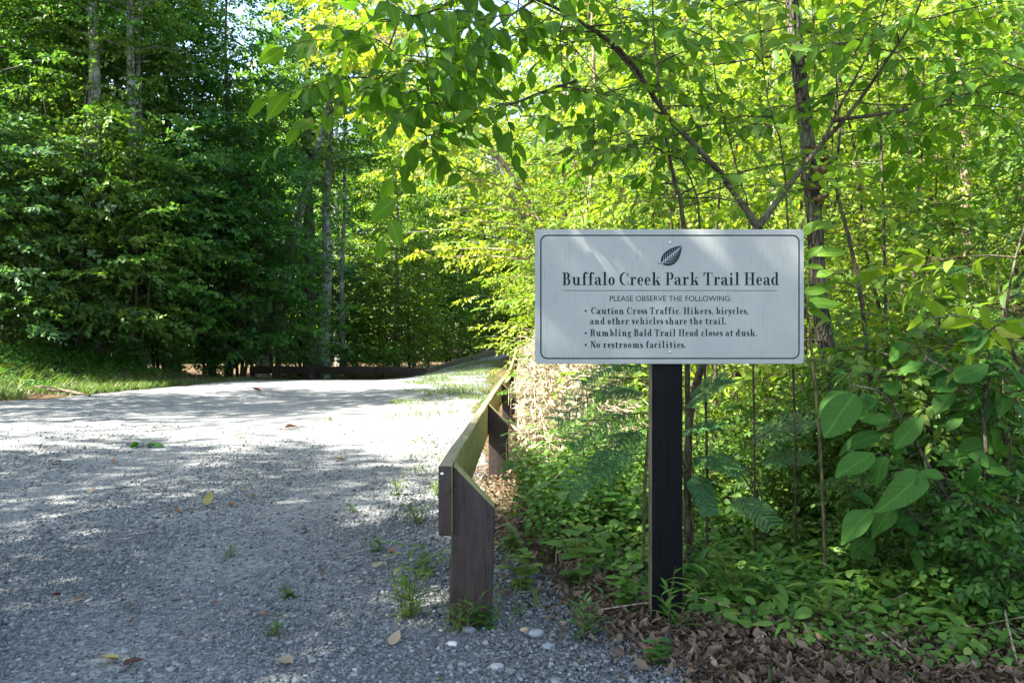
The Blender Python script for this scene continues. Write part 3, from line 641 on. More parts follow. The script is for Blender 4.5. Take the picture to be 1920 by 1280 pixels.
        if c in 'dbp':
            if c == 'd':
                s.ring(.04, .58, -.012, X + .012, .04 + S, .52, -.012 + h, X + .012 - h, 60, 300); s.stem(.42, 0, 1.03, 0, -1); s.bar(.42 + S, 0, .42 + S + e, h); return .42 + S + e + .01
            s.stem(l, 0, 1.03, 0, -1); s.ring(l - .02, l + .54, -.012, X + .012, l + .06, l + .54 - S, -.012 + h, X + .012 - h, -120, 120); return l + .58
        if c == 'f':
            s.stem(l, 0, .8, 1); s.ring(l, l + .42, .56, 1.04, l + S, l + .44, .5, 1.04 - h, 55, 180); s.dot(l + .33, .93, .075); s.bar(l - e, X - h, l + S + .14, X); return l + S + .19
        if c == 't': s.bar(l, .12, l + S, .84); s.bar(l - e, X - h, l + S + .16, X); s.stroke([(l + S * .5, .14), (l + S * .8, .02), (l + S + .14, .07)], [S, S * .5, h]); return l + S + .17
        if c == 's':
            s.stroke([(.36, .48), (.32, .58), (.21, X - .01), (.10, .56), (.10, .44), (.22, .33), (.35, .24), (.37, .12), (.26, .01), (.13, .02), (.06, .15)], [h * 2, h, h, S * .7, S, S * 1.1, S, S * .7, h, h, h * 2.5], 40)
            return .45
        if c in 'vy':
            s.diag(.24, .04, 0, X, S * 1.1); s.stroke([(.26 + S * .4, 0), (.46 + S * .3, X)], [h, h], 4); s.bar(-.01, X - h, .10 + S + e * .7, X); s.bar(.36, X - h, .56 + S * .3, X)
            if c == 'y': s.stroke([(.27 + S * .4, .02), (.20, -.20), (.08, -.24)], [h, h, h * 2]); s.dot(.09, -.19, .075)
            return .52 + S * .3
        if c == 'g':
            s.ring(.05, .47, .22, X + .012, .05 + S * .85, .47 - S * .85, .22 + h, X + .012 - h); s.stroke([(.14, .26), (.09, .14), (.2, .07), (.4, .04), (.50, -.08), (.40, -.24), (.2, -.27), (.05, -.2), (.06, -.08), (.2, .0)], [h, h * 1.5, S * .8, S * .8, S * .6, h, h, h, h * 1.5, h], 40)
            s.stroke([(.42, X - .08), (.50, X), (.56, X - .02)], [h, h, h * 3]); return .57
        return .5
MBL = MB()
def set_line(text, px0, px1, py_base, cap_px, S, h, track=.0):
    g = Glyphs(S, h); items = []; x = 0
    for c in text:
        wd = g.glyph(c); items.append((x, list(g.out))); x += wd + track
    total = x - track
    sx = (px1 - px0) * PX2M / total; sz = cap_px * PX2M; ox, oz = sxz(px0, py_base)
    for k, (gx0, prims) in enumerate(items):
        for j, (V2, Q) in enumerate(prims):
            V = np.stack([ox + (gx0 + V2[:, 0]) * sx, np.full(len(V2), YF - .0005 - .00004 * (j % 9)), oz + V2[:, 1] * sz], 1)
            if len(Q): MBL.add(V, Q)
            else: MBL.add(V, T=[tuple(range(len(V)))])
cr_ = lambda cx_, cy_: (990 + cx_ / 3.6226, 420 + cy_ / 3.6214)
def line(text, cx0, cx1, cyb, cap, S, h, t=.05):
    a = cr_(cx0, cyb); b = cr_(cx1, cyb); set_line(text, a[0], b[0], a[1], cap / 3.62, S, h, t)
line('Buffalo Creek Park Trail Head', 230, 1707, 415, 86, .178, .045, .035)
line('Caution Cross Traffic. Hikers, bicycles,', 427, 1497, 611, 46, .20, .065, .06)
line('and other vehicles share the trail.', 420, 1347, 680, 46, .20, .065, .06)
line('Rumbling Bald Trail Head closes at dusk.', 420, 1558, 760, 46, .20, .065, .06)
line('No restrooms facilities.', 422, 1072, 840, 46, .20, .065, .06)
for q in (590, 740, 820):
    a = cr_(392, q); X_, Z_ = sxz(*a); aa = np.linspace(0, 2 * np.pi, 15)[:-1]
    MBL.add([(X_, YF - .0005, Z_)] + [(X_ + .0036 * math.cos(t), YF - .0005, Z_ + .0036 * math.sin(t)) for t in aa], T=[(0, 1 + (k + 1) % 14, 1 + k) for k in range(14)])
a = cr_(242, 449.5); b = cr_(1693, 453); xa, za = sxz(*a); xb, zb_ = sxz(*b)
MBL.add([(xa, YF - .0005, zb_), (xb, YF - .0005, zb_), (xb, YF - .0005, za), (xa, YF - .0005, za)], [(0, 1, 2, 3)])
# second line in the plain sans
cu = bpy.data.curves.new('lettering_sans', 'FONT'); cu.body = 'PLEASE OBSERVE THE FOLLOWING:'; cu.resolution_u = 3
to = bpy.data.objects.new('lettering_sans', cu); COL.objects.link(to)
dg = bpy.context.evaluated_depsgraph_get(); tm = bpy.data.meshes.new_from_object(to.evaluated_get(dg)); bpy.data.objects.remove(to); 
co = np.array([v.co[:] for v in tm.vertices]); fa = cr_(555, 523); fb = cr_(1382, 523); ft = cr_(555, 487)
xa, za = sxz(*fa); xb, _ = sxz(*fb); _, zt = sxz(*ft)
co2 = np.stack([xa + (co[:, 0] - co[:, 0].min()) / np.ptp(co[:, 0]) * (xb - xa), np.full(len(co), YF - .0006), za + co[:, 1] / .73 * (zt - za)], 1)
zcap = co[:, 1].max(); co2[:, 2] = za + (co[:, 1] - 0) / zcap * (zt - za)
tris = []
for pgn in tm.polygons:
    vs = list(pgn.vertices); tris += [(vs[0], vs[k], vs[k + 1]) for k in range(1, len(vs) - 1)]
MBL.add(co2, T=tris)
MBL.build('lettering', M['ink'], board)
# leaf emblem with pale veins
L0 = np.array(cr_(907, 268)); L1 = np.array(cr_(1046, 147)); ax_ = L1 - L0; ll = np.linalg.norm(ax_); ax_ /= ll; nx_ = np.array([-ax_[1], ax_[0]])
mb = MB(); n = 22; t = np.linspace(0, 1, n); mid = L0 + ax_ * (t * ll)[:, None] + nx_ * (np.sin(t * np.pi) * 2.0)[:, None]
wU = 13.5 * np.sin(np.pi * t ** .78) ** .8; wD = 14.5 * np.sin(np.pi * t ** .70) ** .8
up_ = mid - nx_ * -wD[:, None]; dn = mid + nx_ * -wU[:, None]
def s3(pts, y): return [(sxz(*q)[0], y, sxz(*q)[1]) for q in pts]
V = s3(up_, YF - .0005) + s3(mid, YF - .0005) + s3(dn, YF - .0005)
mb.add(V, [(k, k + 1, n + k + 1, n + k) for k in range(n - 1)] + [(n + k, n + k + 1, 2 * n + k + 1, 2 * n + k) for k in range(n - 1)])
def vein(p0, p1, wpx, bend=0):
    f = np.linspace(0, 1, 7)[:, None]; dd = p1 - p0; nn = np.array([-dd[1], dd[0]]) / (np.linalg.norm(dd) + 1e-9)
    c = p0 + dd * f + nn * bend * np.sin(f * np.pi); w_ = wpx * (1 - .8 * f) / 2
    V = s3(c + nn * w_, YF - .0009) + s3(c - nn * w_, YF - .0009); mb.add(V, [(k, k + 1, 7 + k + 1, 7 + k) for k in range(6)], m=1)
vein(mid[0], mid[-1], 1.6, 0.)
for k in range(1, 17, 2):
    e_ = min(n - 1, k + 5)
    vein(mid[k], mid[e_] + (up_[e_] - mid[e_]) * .92, .9, -.6); vein(mid[k], mid[e_] + (dn[e_] - mid[e_]) * .92, .9, .6)
V = s3([L0 + [0, -.5], np.array(cr_(880, 266)), np.array(cr_(880, 270)), L0 + [0, .5]], YF - .0005); mb.add(V, [(0, 1, 2, 3)])
mb.build('leaf_emblem', [M['ink'], M['ink_light']], board)
for q in ((1256, 454.5), (1256, 659.5)):
    X_, Z_ = sxz(*q); bolt(board, (X_, YF - .001, Z_), .0045)
# post
pb = MB(); hx0, _ = sxz(1223.0, 640); hx1, _ = sxz(1281.5, 640); D0 = YF + .0122; zt_ = z1 - .04
pb.box(hx0, hx1, D0, D0 + .066, -.25, zt_); pb.qm = [0, 0, 0, 0, 0, 1]
o = pb.build('post', [M['black_post'], M['post_side']], sign); bevel(o, .003, 2)
# ================================================================== vegetation
def gp_pt(px, d): x = (px - CX) / F_PX * d; return (x, d, float(gz(x, d)) - .04)
def ppl(pts, d, ground=True):
    """picture points at depth d (or (px,py,d) triples) to a stem polyline, listed from the base up."""
    out = [P(*(p if len(p) == 3 else (p[0], p[1], d))) for p in pts]
    if ground:
        b = out[0].copy(); b[2] = float(gz(b[0], b[1])) - .05
        if out[0][2] > b[2] + .05: out = [b] + out
        else: out[0] = b
    return np.array(out)
def merge(*gps):
    w = gps[0][0]
    for g in gps[1:]:
        for V in g[0].V: pass
        for q in g[0].Q: w.Q.append(q + w.n)
        for t in g[0].T: w.T.append(t + w.n)
        w.qm += g[0].qm; w.tm += g[0].tm; w.V += g[0].V; w.n += g[0].n
    return w, tuple(np.concatenate([g[1][k] for g in gps]) for k in range(4)), gps[0][2]
def place(proto, label, loc, rz, s, first):
    o = proto if first else copy_tree(proto)
    o.location = loc; o.rotation_euler = (0, 0, rz); o.scale = (s, s, s * 1.0); o['label'] = label; return o
class Proto:
    def __init__(s, roots): s.r = roots; s.used = set(); s.k = 0
    def put(s, label, loc, rz, sc_=1.0, which=None):
        i = (s.k if which is None else which) % len(s.r); s.k += 1
        f = i not in s.used; s.used.add(i)
        if f: s.tpl = None
        o = place(s.r[i], label, loc, rz, sc_, f); return o
# copies must be taken from clean sources: place() moves the source first, copies then override loc/rot/scale
rngP = np.random.default_rng(77)
ORD = ['first', 'second', 'third', 'fourth', 'fifth', 'sixth', 'seventh', 'eighth', 'ninth', 'tenth', 'eleventh', 'twelfth', 'thirteenth', 'fourteenth', 'fifteenth', 'sixteenth']

# ---- prototypes
def sap_proto(seed, mat, grp, H=5.2, **kw):
    a = dict(stems=3, spread=.35, r0=.036, zb=.09, R=lambda u: 1.75 * (1 - .6 * u) + .2, nbr=66, leaf=.115, nleaf=9, twl=.62, ntw=8, asc=.38, sag=.36)
    a.update(kw); return plant_thing('understory_sapling', 'x', 'sapling', gen_plant(seed, H, **a), M['stem_dark'], mat, (0, 0, 0), group=grp, woodname='stem', leafname='foliage')
def tree_proto(seed, mat, bark, grp, H=14, name='broadleaf_tree', **kw):
    a = dict(stems=1, r0=.17, zb=.26, R=lambda u: 3.4 * math.sin(math.pi * min(1, .22 + .74 * u)) ** .8, nbr=72, leaf=.15, nleaf=10, twl=.95, ntw=16, asc=.5, sag=.35, wob=.05, br_r=.25)
    a.update(kw); return plant_thing(name, 'x', 'tree', gen_plant(seed, H, **a), bark, mat, (0, 0, 0), group=grp)
G_LS = 'understory saplings along the left bank'
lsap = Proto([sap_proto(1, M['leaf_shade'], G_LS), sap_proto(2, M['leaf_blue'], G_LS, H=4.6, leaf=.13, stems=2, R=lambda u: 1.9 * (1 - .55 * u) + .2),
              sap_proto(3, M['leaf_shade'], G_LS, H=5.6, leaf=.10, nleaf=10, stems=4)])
row = [(-150, 12.6, 1.0, 0), (-40, 13.6, .92, 2), (60, 14.6, .95, 1), (150, 16.0, 1.0, 0), (235, 17.2, 1.05, 2), (318, 18.2, 1.1, 0), (385, 19.6, 1.15, 1), (450, 21.0, 1.2, 2), (520, 23.6, 1.15, 0)]
for k, (px, d, s_, wv) in enumerate(row):
    d += 3.7 * (k < 7) + 2.4 * (k == 7) + 1.2 * (k < 1); s_ *= 1.2
    lsap.put(f'layered dark green sapling, {ORD[k]} from the left in the row on the grassy bank', gp_pt(px, d), rngP.uniform(0, 6.28), s_, wv)
row = [(-60, 16.5, 1.25, 1), (90, 18.0, 1.0, 0), (300, 20.5, 1.3, 2), (400, 22.6, 1.3, 1), (480, 25.5, 1.35, 0), (560, 30.5, 1.1, 2), (650, 31, 1.0, 1), (715, 30.5, .9, 0)]
for k, (px, d, s_, wv) in enumerate(row):
    d += 2.8 * (k < 5)
    lsap.put(f'dark leafy sapling, {ORD[k]} from the left in the second row of the left woods', gp_pt(px, d), rngP.uniform(0, 6.28), s_, wv)

for px, d, s_, wv, lb in [(135, 18.9, 1.3, 2, 'tall sapling hiding the foot of the thick pale grey trunk'), (250, 19.8, 1.3, 0, 'tall sapling hiding the foot of the second grey trunk'), (200, 21.5, 1.3, 1, 'broad sapling between the feet of the two thick grey trunks')]:
    lsap.put(lb, gp_pt(px, d), rngP.uniform(0, 6.28), s_, wv)

for px, d, s_, wv, lb in [(600, 32.5, 1.3, 0, 'leafy sapling behind the trunk pair at the crossing guardrail'), (770, 31, 1.0, 2, 'leafy sapling right behind the low point of the far guardrail'), (840, 35, 1.1, 0, 'leafy sapling behind the rising part of the far guardrail'), (530, 31.5, 1.3, 1, 'leafy sapling right of the leaning tree beyond the guardrail')]:
    lsap.put(lb, gp_pt(px, d), rngP.uniform(0, 6.28), s_, wv)

# ---- big trunks on the left
G_LT = 'trunked trees in the left woods'
def trunk_tree(label, px, d, r0, top_px, H, seed, bark='bark_grey', mat='leaf_shade', zb=.5, R=3.0, nbr=50):
    b = np.array(gp_pt(px, d)); t = P(top_px, 0, d); z1_ = t[2]; dx = (t[0] - b[0]) / (z1_ - b[2])
    pts = np.array([[dx * z + .04 * math.sin(z * 1.1 + seed), .03 * math.sin(z + seed), z] for z in np.linspace(0, H, 9)])
    g = gen_plant(seed, H, r0=r0, zb=zb, R=lambda u: R * math.sin(math.pi * min(1, .25 + .7 * u)), nbr=nbr, leaf=.125, nleaf=12, twl=.95, ntw=15, asc=.5, sag=.35, stem_pts=[pts], k=12, br_r=.22)
    return plant_thing('tall_tree', label, 'tree', g, M[bark], M[mat], b, group=G_LT)
trunk_tree('tall straight tree with a thick pale grey trunk, leftmost of the bare trunks', 176, 20.6, .21, 174, 16, 201)
trunk_tree('tall grey-trunked tree just right of the leftmost bare trunk', 243, 21.2, .19, 246, 16, 202)
trunk_tree('slim grey tree standing close beside the second thick trunk', 264, 22, .11, 262, 14, 203)
trunk_tree('thick dark tree, left one of the pair behind the crossing guardrail', 584, 28.6, .27, 572, 17, 204, 'bark_brown', zb=.42)
trunk_tree('grey mottled tree, right one of the pair behind the crossing guardrail', 607, 29.0, .21, 622, 17, 205, zb=.42)
trunk_tree('leaning grey tree left of the trunk pair behind the guardrail', 488, 28.0, .24, 660, 12, 206, zb=.55, nbr=30)
trunk_tree('slender dark tree between the leaning tree and the bare grey trunks', 428, 24.5, .12, 425, 14, 207, 'bark_brown', zb=.4)
trunk_tree('slim pale tree right of the trunk pair', 640, 30.0, .10, 650, 13, 208, zb=.4, nbr=36)
# crowns behind
G_BT = 'trees deeper in the left woods'
btree = Proto([tree_proto(11, M['leaf_shade'], M['bark_brown'], G_BT), tree_proto(12, M['leaf_mid'], M['bark_grey'], G_BT, H=13, zb=.16)])
bl = [(-120, 19, 1.0, 0), (40, 22, 1.0, 1), (120, 25, 1.1, 0), (215, 24.5, 1.0, 1), (330, 25.5, 1.0, 0), (400, 29, .7, 1), (20, 26.5, 1.2, 0), (150, 28, 1.2, 1), (60, 21.5, .8, 1), (330, 23.5, .85, 1), (430, 27.5, .8, 1)]
bl.sort()
for k, (px, d, s_, wv) in enumerate(bl):
    btree.put(f'dark crowned tree behind the bare trunks of the left woods, {ORD[k]} from the left', gp_pt(px, d), rngP.uniform(0, 6.28), s_, wv)
# trees closing the far end of the road
G_FT = 'sunlit trees beyond the far end of the road'
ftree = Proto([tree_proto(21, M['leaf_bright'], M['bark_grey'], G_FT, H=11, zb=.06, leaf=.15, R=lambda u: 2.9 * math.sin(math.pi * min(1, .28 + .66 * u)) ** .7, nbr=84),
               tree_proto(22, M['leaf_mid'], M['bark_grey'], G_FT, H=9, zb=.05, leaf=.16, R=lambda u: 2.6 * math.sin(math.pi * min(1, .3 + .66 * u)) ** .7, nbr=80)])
fl = [(745, 33, .8, 0, 'rounded light green tree right behind the bend of the far guardrail'), (800, 36, .95, 1, 'mid green tree hiding the far bend of the trail'),
      (855, 40, 1.0, 0, 'light green tree above the sloping part of the far guardrail'), (905, 43, 1.0, 1, 'deeper green tree at the end of the trail'),
      (950, 46, 1.1, 0, 'light green tree straight above the end of the near guardrail'), (1010, 40, 1.1, 1, 'deeper green tree half hidden behind the sunlit bushes left of the sign'),
      (770, 44, 1.3, 0, 'tall light tree rising behind the mid green tree at the bend'), (640, 40, 1.3, 0, 'tall tree rising behind the trunk pair'), (860, 52, 1.5, 1, 'tallest deep green tree closing the view along the trail')]
for k, (px, d, s_, wv, lb) in enumerate(fl): ftree.put(lb, gp_pt(px, d), rngP.uniform(0, 6.28), s_, wv)

# ---- right-hand woods
G_RS = 'sunlit saplings behind the sign'
def rs_proto(seed, mat, stem='stem_dark', H=4.4, **kw):
    a = dict(stems=2, spread=.3, r0=.022, zb=.10, R=lambda u: 1.25 * (1 - .45 * u) + .2, nbr=42, leaf=.074, nleaf=9, twl=.48, ntw=7, tpl=T_MID, twig_tubes=True, up_noise=.3, k=6, asc=.45, sag=.35)
    a.update(kw); return plant_thing('woodland_sapling', 'x', 'sapling', gen_plant(seed, H, **a), M[stem], mat, (0, 0, 0), group=G_RS, woodname='stem', leafname='foliage')
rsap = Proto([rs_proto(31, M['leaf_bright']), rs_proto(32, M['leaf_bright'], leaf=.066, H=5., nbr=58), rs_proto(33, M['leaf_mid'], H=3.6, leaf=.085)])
rows = [('nearest', [(1330, 5.2, .72, 0), (1480, 5.6, .8, 1), (1700, 5.4, .85, 0), (1880, 4.8, .85, 2), (2010, 4.4, .8, 1)]),
        ('second', [(1130, 7.6, .75, 1), (1235, 7.2, .85, 0), (1360, 7.4, 1.0, 1), (1500, 7.8, .95, 2), (1640, 7.6, 1.05, 0), (1790, 7.2, 1.0, 1), (1940, 7.0, 1.05, 0)]),
        ('third', [(1060, 10.4, .85, 1), (1150, 10.6, 1.1, 0), (1260, 10.2, 1.2, 1), (1390, 10.8, 1.2, 0), (1510, 10.6, 1.2, 1), (1650, 10.2, 1.25, 0), (1790, 10.6, 1.2, 2), (1930, 10.0, 1.25, 1)]),
        ('farthest', [(1035, 14.5, 1.1, 0), (1120, 14.2, 1.5, 1), (1230, 14.6, 1.6, 0), (1350, 14.4, 1.6, 1), (1480, 15, 1.6, 0), (1610, 14.6, 1.6, 1), (1750, 15, 1.6, 0), (1900, 14.2, 1.6, 1)])]
for nm, rw in rows:
    for k, (px, d, s_, wv) in enumerate(rw):
        rsap.put(f'airy yellow-green sapling, {ORD[k]} from the left in the {nm} row behind the sign', gp_pt(px, d), rngP.uniform(0, 6.28), s_, wv)
G_RT = 'sunlit trees deep in the right woods'
rtree = Proto([tree_proto(41, M['leaf_bright'], M['bark_pale'], G_RT, H=12, zb=.12, leaf=.14, nleaf=11), tree_proto(42, M['leaf_mid'], M['bark_brown'], G_RT, H=13, zb=.15, leaf=.14)])
rl = [(1060, 20, .85, 0), (1180, 21, .95, 1), (1300, 20, .95, 0), (1440, 22, 1., 0), (1570, 20, 1., 1), (1700, 22, 1., 0), (1840, 20, 1., 1), (1980, 21, 1., 0), (1120, 28, 1.2, 0), (1380, 30, 1.3, 1), (1640, 30, 1.3, 0), (1880, 30, 1.3, 1)]
for k, (px, d, s_, wv) in enumerate(rl):
    rtree.put(f'sunlit tree in the {"nearer" if k < 8 else "farther"} row of the right woods, {ORD[k % 8]} from the left', gp_pt(px, d), rngP.uniform(0, 6.28), s_, wv)

# bright bush column beside the dry vines, and the sapling that overhangs the road
G_OB = 'sunlit bushes beside the far guardrail posts'
for k, (px, d, s_, lb) in enumerate([(1075, 13.2, .62, 'sunlit pale green bush just left of the sign above the dry vines'), (1120, 10.2, .62, 'sunlit bush touching the left edge of the sign'),
                                     (1075, 18.5, .95, 'tall bright bush rising where the near guardrail ends'), (1140, 12.2, .8, 'bright bush behind the left half of the sign')]):
    o = rsap.put(lb, gp_pt(px, d), rngP.uniform(0, 6.28), s_, 1 if k % 2 else 0); o['group'] = G_OB
base = np.array(gp_pt(1075, 10.5))
g = gen_plant(51, 6, r0=.05, zb=.30, R=lambda u: 1.5 * (1 - .4 * u) + .3, nbr=46, leaf=.095, nleaf=10, twl=.5, ntw=8, tpl=T_MID, twig_tubes=True,
              stem_pts=[ppl([(1075, 640), (1040, 480), (960, 330), (860, 200), (740, 90), (640, 10)], 10.5) - base], side=(-1, -.2, .35), br_r=.35)
plant_thing('leaning_tree', 'leaning sunlit sapling whose leafy top arches over the gravel road', 'tree', g, M['bark_pale'], M['leaf_bright'], base)
base = np.array(gp_pt(1040, 15.5))
g = gen_plant(52, 9, r0=.08, zb=.30, R=lambda u: 2.0 * (1 - .3 * u) + .4, nbr=60, leaf=.11, nleaf=10, twl=.6, ntw=10, tpl=T_LO,
              stem_pts=[ppl([(1040, 640), (1000, 480), (930, 300), (830, 150), (720, 20), (620, -90)], 15.5) - base], side=(-1, -.2, .4), br_r=.35)
plant_thing('leaning_tree', 'taller leaning tree reaching over the road behind the arching sapling', 'tree', g, M['bark_grey'], M['leaf_bright'], base)

# ---- forked tree behind the sign
base = ppl([(1288, 930)], 3.6)[0]
def vb(pts, seed, r0, nbr, **kw):
    a = dict(r0=r0, zb=.35, R=lambda u: .55, nbr=nbr, leaf=.066, nleaf=6, twl=.34, ntw=4, tpl=T_HI, twig_tubes=True, up_noise=.3, asc=.1, sag=.45, k=8, br_r=.34); a.update(kw)
    return gen_plant(seed, 3, stem_pts=[ppl(pts, 3.5, False) - base], **a)
trk = MB(); trk.tube(spline(np.vstack([[0, 0, -.05], ppl([(1290, 850), (1297, 760), (1335, 620), (1390, 490), (1421, 420)], 3.5, False) - base]), 14), np.linspace(.018, .016, 14), 10)
parts_ = [vb([(1421, 426), (1340, 312, 3.45), (1250, 218, 3.4), (1180, 112, 3.3), (1100, 48, 3.2), (1000, -4, 3.1), (850, -62, 3.0), (700, -90, 2.95)], 61, .0155, 9, zb=.42, leaf=.076),
          vb([(1421, 426), (1480, 347), (1530, 282), (1592, 214), (1660, 118), (1712, 38), (1742, -40)], 62, .0145, 9, zb=.5),
          vb([(1545, 262), (1580, 190), (1640, 75), (1665, -10)], 63, .008, 5),
          vb([(1560, 226), (1700, 206), (1830, 170), (1935, 128)], 64, .009, 8),
          vb([(1215, 168), (1130, 72), (1010, 8), (930, -40)], 65, .009, 5),
          vb([(1080, 152, 3.0), (1010, 175, 2.95), (957, 196, 2.9), (900, 215, 2.9)], 66, .005, 3, zb=.1, leaf=.068, R=lambda u: .22),
          vb([(1000, 1, 2.95), (922, 54, 2.9), (850, 110, 2.85)], 67, .006, 3, zb=.1, leaf=.08, R=lambda u: .22),
          vb([(850, 2, 2.9), (787, 31, 2.85), (747, 39, 2.8), (690, 42, 2.8)], 68, .006, 3, zb=.1, leaf=.082, R=lambda u: .24),
          vb([(747, 39, 2.8), (720, 110, 2.78), (690, 150, 2.76), (655, 172, 2.75)], 69, .004, 4, zb=.15, leaf=.085, R=lambda u: .16),
          vb([(787, 31, 2.85), (800, 100, 2.84), (805, 190, 2.82), (780, 260, 2.8)], 70, .004, 4, zb=.2, leaf=.085, R=lambda u: .14),
          vb([(1250, 218), (1140, 165), (1045, 45), ], 71, .006, 4), vb([(1340, 312), (1230, 265), (1130, 240)], 72, .005, 5, zb=.3, R=lambda u: .25)]
w_, lv_, _t = merge((trk, parts_[0][1], T_HI), *[(p_[0], p_[1] if k else tuple(a[:0] for a in p_[1]), T_HI) for k, p_ in enumerate(parts_)])
t_ = thing('forked_tree', 'slender forked tree right behind the sign, its two limbs spreading in a V', 'tree', base)
w_.build('trunk', M['stem_dark'], t_, smooth=True)
pos, dr, nr, sz = lv_; dr = dr.copy(); dr[:, 2] -= .35
leaves_obj('crown', T_HI, pos, dr, nr, sz, M['leaf_near'], t_, wscale=1.05, smooth=True)

# ---- bark tree with shelf fungus
base = ppl([(1610, 980)], 4.3)[0]
pts = ppl([(1610, 1000), (1592, 850), (1560, 700), (1536, 560), (1528, 420), (1519, 330), (1512, 250), (1498, 130), (1484, 0), (1470, -130), (1465, -300), (1480, -600)], 4.3) - base
tr = MB(); c_ = spline(pts, 60); rad = np.interp(np.linspace(0, 1, 60), [0, .25, .6, 1], [.054, .044, .038, .030])
rad = rad * (1 + .06 * np.sin(np.arange(60) * 1.9)); tr.tube(c_, rad, 16)
g = gen_plant(81, 6, r0=.05, zb=.62, R=lambda u: 1.6, nbr=22, leaf=.10, nleaf=9, twl=.5, ntw=7, tpl=T_MID, stem_pts=[pts], br_r=.3)
t_ = thing('rough_barked_tree', 'rough dark barked tree right of the sign with orange shelf fungus on its trunk', 'tree', base)
w_, lv_, _ = merge((tr, g[1], T_MID), (g[0], tuple(a[:0] for a in g[1]), T_MID)); w_.build('trunk', M['bark_brown'], t_, smooth=True)
leaves_obj('crown', T_MID, *lv_, M['leaf_bright'], t_)
for k, (px, py, sx_, sz_) in enumerate([(1530, 278, 20, 10), (1549, 300, 17, 14), (1532, 322, 17, 17), (1522, 352, 15, 10), (1535, 372, 14, 16), (1543, 388, 10, 12)]):
    bm = bmesh.new(); bmesh.ops.create_icosphere(bm, subdivisions=3, radius=1); rk = np.random.default_rng(k); kk = rk.normal(0, 1, (6, 3)); ph = rk.uniform(0, 6, 6)
    for v in bm.verts:
        q = sum(math.sin(2.6 * float(np.dot(kk[j], v.co)) + ph[j]) for j in range(6)) * .10
        v.co = v.co * (1 + q); v.co.x *= sx_ * 3.6 / F_PX; v.co.y *= .050; v.co.z *= sz_ * 1.6 / F_PX
    me = bpy.data.meshes.new('shelf_fungus'); bm.to_mesh(me); bm.free(); me.materials.append(M['fungus'])
    o = bpy.data.objects.new('shelf_fungus', me); COL.objects.link(o); o.parent = t_; o.location = P(px + 3, py, 4.25) - base

# ---- pale trunks and thin stems
G_TS = 'thin saplings of the right woods'
def thin(label, pts, d, r0, seed, bark='stem_dark', mat='leaf_bright', nbr=14, leaf=.08, name='thin_sapling', R=.5, zb=.35, tpl=T_MID, grp=G_TS, ntw=4):
    full = ppl(pts, d); b = full[0].copy(); g = gen_plant(seed, 3, r0=r0, zb=zb, R=lambda u: R, nbr=nbr, leaf=leaf, nleaf=7, twl=.36, ntw=ntw, tpl=tpl, twig_tubes=True, stem_pts=[full - b], asc=.3, sag=.4, k=8)
    return plant_thing(name, label, 'tree' if name.endswith('tree') else 'sapling', g, M[bark], M[mat], b, group=grp, woodname='trunk' if name.endswith('tree') else 'stem', leafname='crown' if name.endswith('tree') else 'foliage')
thin('thin brown stemmed sapling rising from behind the middle of the sign', [(1290, 800), (1282, 425), (1262, 330), (1240, 200), (1228, 90), (1222, -30)], 3.3, .0125, 101, nbr=8, leaf=.06, ntw=3)
thin('crooked thin sapling beside the middle stem above the sign', [(1325, 820), (1312, 425), (1300, 350), (1272, 285), (1255, 200), (1262, 80)], 3.35, .0075, 102, nbr=6, leaf=.06, ntw=3)
thin('wiry curved sapling above the right third of the sign', [(1415, 850), (1405, 425), (1385, 330), (1345, 170), (1335, 60), (1330, -40)], 3.4, .0055, 103, nbr=5, leaf=.055, ntw=3)
thin('wiry sapling running up left of the rough barked tree', [(1490, 800), (1472, 330), (1440, 190), (1426, 60), (1420, -40)], 3.45, .0055, 104, nbr=5, leaf=.055, ntw=3)
thin('straight thin sapling two stems right of the rough barked tree', [(1668, 960), (1662, 640), (1655, 350), (1648, 180), (1640, -20)], 4.7, .013, 105, nbr=10)
thin('zigzag sapling close right of the rough barked tree', [(1650, 960), (1625, 640), (1600, 480), (1565, 340), (1575, 260), (1568, 150), (1580, 0)], 4.1, .014, 106, nbr=8)
thin('thin dark sapling leaning right below the pale trunk', [(1705, 1000), (1698, 700), (1720, 560), (1750, 420), (1760, 250)], 4.9, .013, 107, nbr=9)
thin('dark curved sapling cut by the right edge of the picture', [(1960, 1000), (1925, 730), (1895, 650), (1886, 600), (1900, 500), (1935, 380)], 3.0, .012, 108, nbr=6, leaf=.09)
thin('short dark stem left of the rough barked tree foot', [(1532, 960), (1525, 800), (1510, 650), (1500, 560)], 4.6, .016, 109, nbr=5, R=.3)
thin('leaning thin stem crossing under the right end of the sign', [(1555, 980), (1480, 860), (1380, 740), (1340, 640)], 4.8, .014, 110, nbr=5, R=.3)
thin('pale reddish trunked tree near the right edge, sunlit in patches', [(1850, 1000), (1842, 820), (1822, 600), (1812, 400), (1808, 250), (1800, 130), (1788, 0), (1780, -200)], 6.8, .075, 111, 'bark_pale', nbr=14, name='slim_tree', R=1.0, zb=.5, grp='slim trees of the right woods')
thin('short brown trunked tree between the forked limb and the pale trunk', [(1700, 900), (1698, 500), (1704, 300), (1700, 150), (1692, 0)], 8.6, .075, 112, 'bark_brown', nbr=14, name='slim_tree', R=1.1, zb=.4, grp='slim trees of the right woods')
thin('slim grey tree seen faintly between the sign and the rough bark', [(1450, 800), (1448, 400), (1452, 200), (1446, -20)], 9.2, .05, 113, 'bark_grey', nbr=12, name='slim_tree', R=1.1, zb=.4, grp='slim trees of the right woods')
thin('slim dark tree left of the middle of the sign', [(1105, 700), (1100, 420), (1118, 250), (1110, 40), (1115, -80)], 9.8, .045, 114, 'bark_pale', nbr=16, name='slim_tree', R=1.0, zb=.35, grp='slim trees of the right woods')

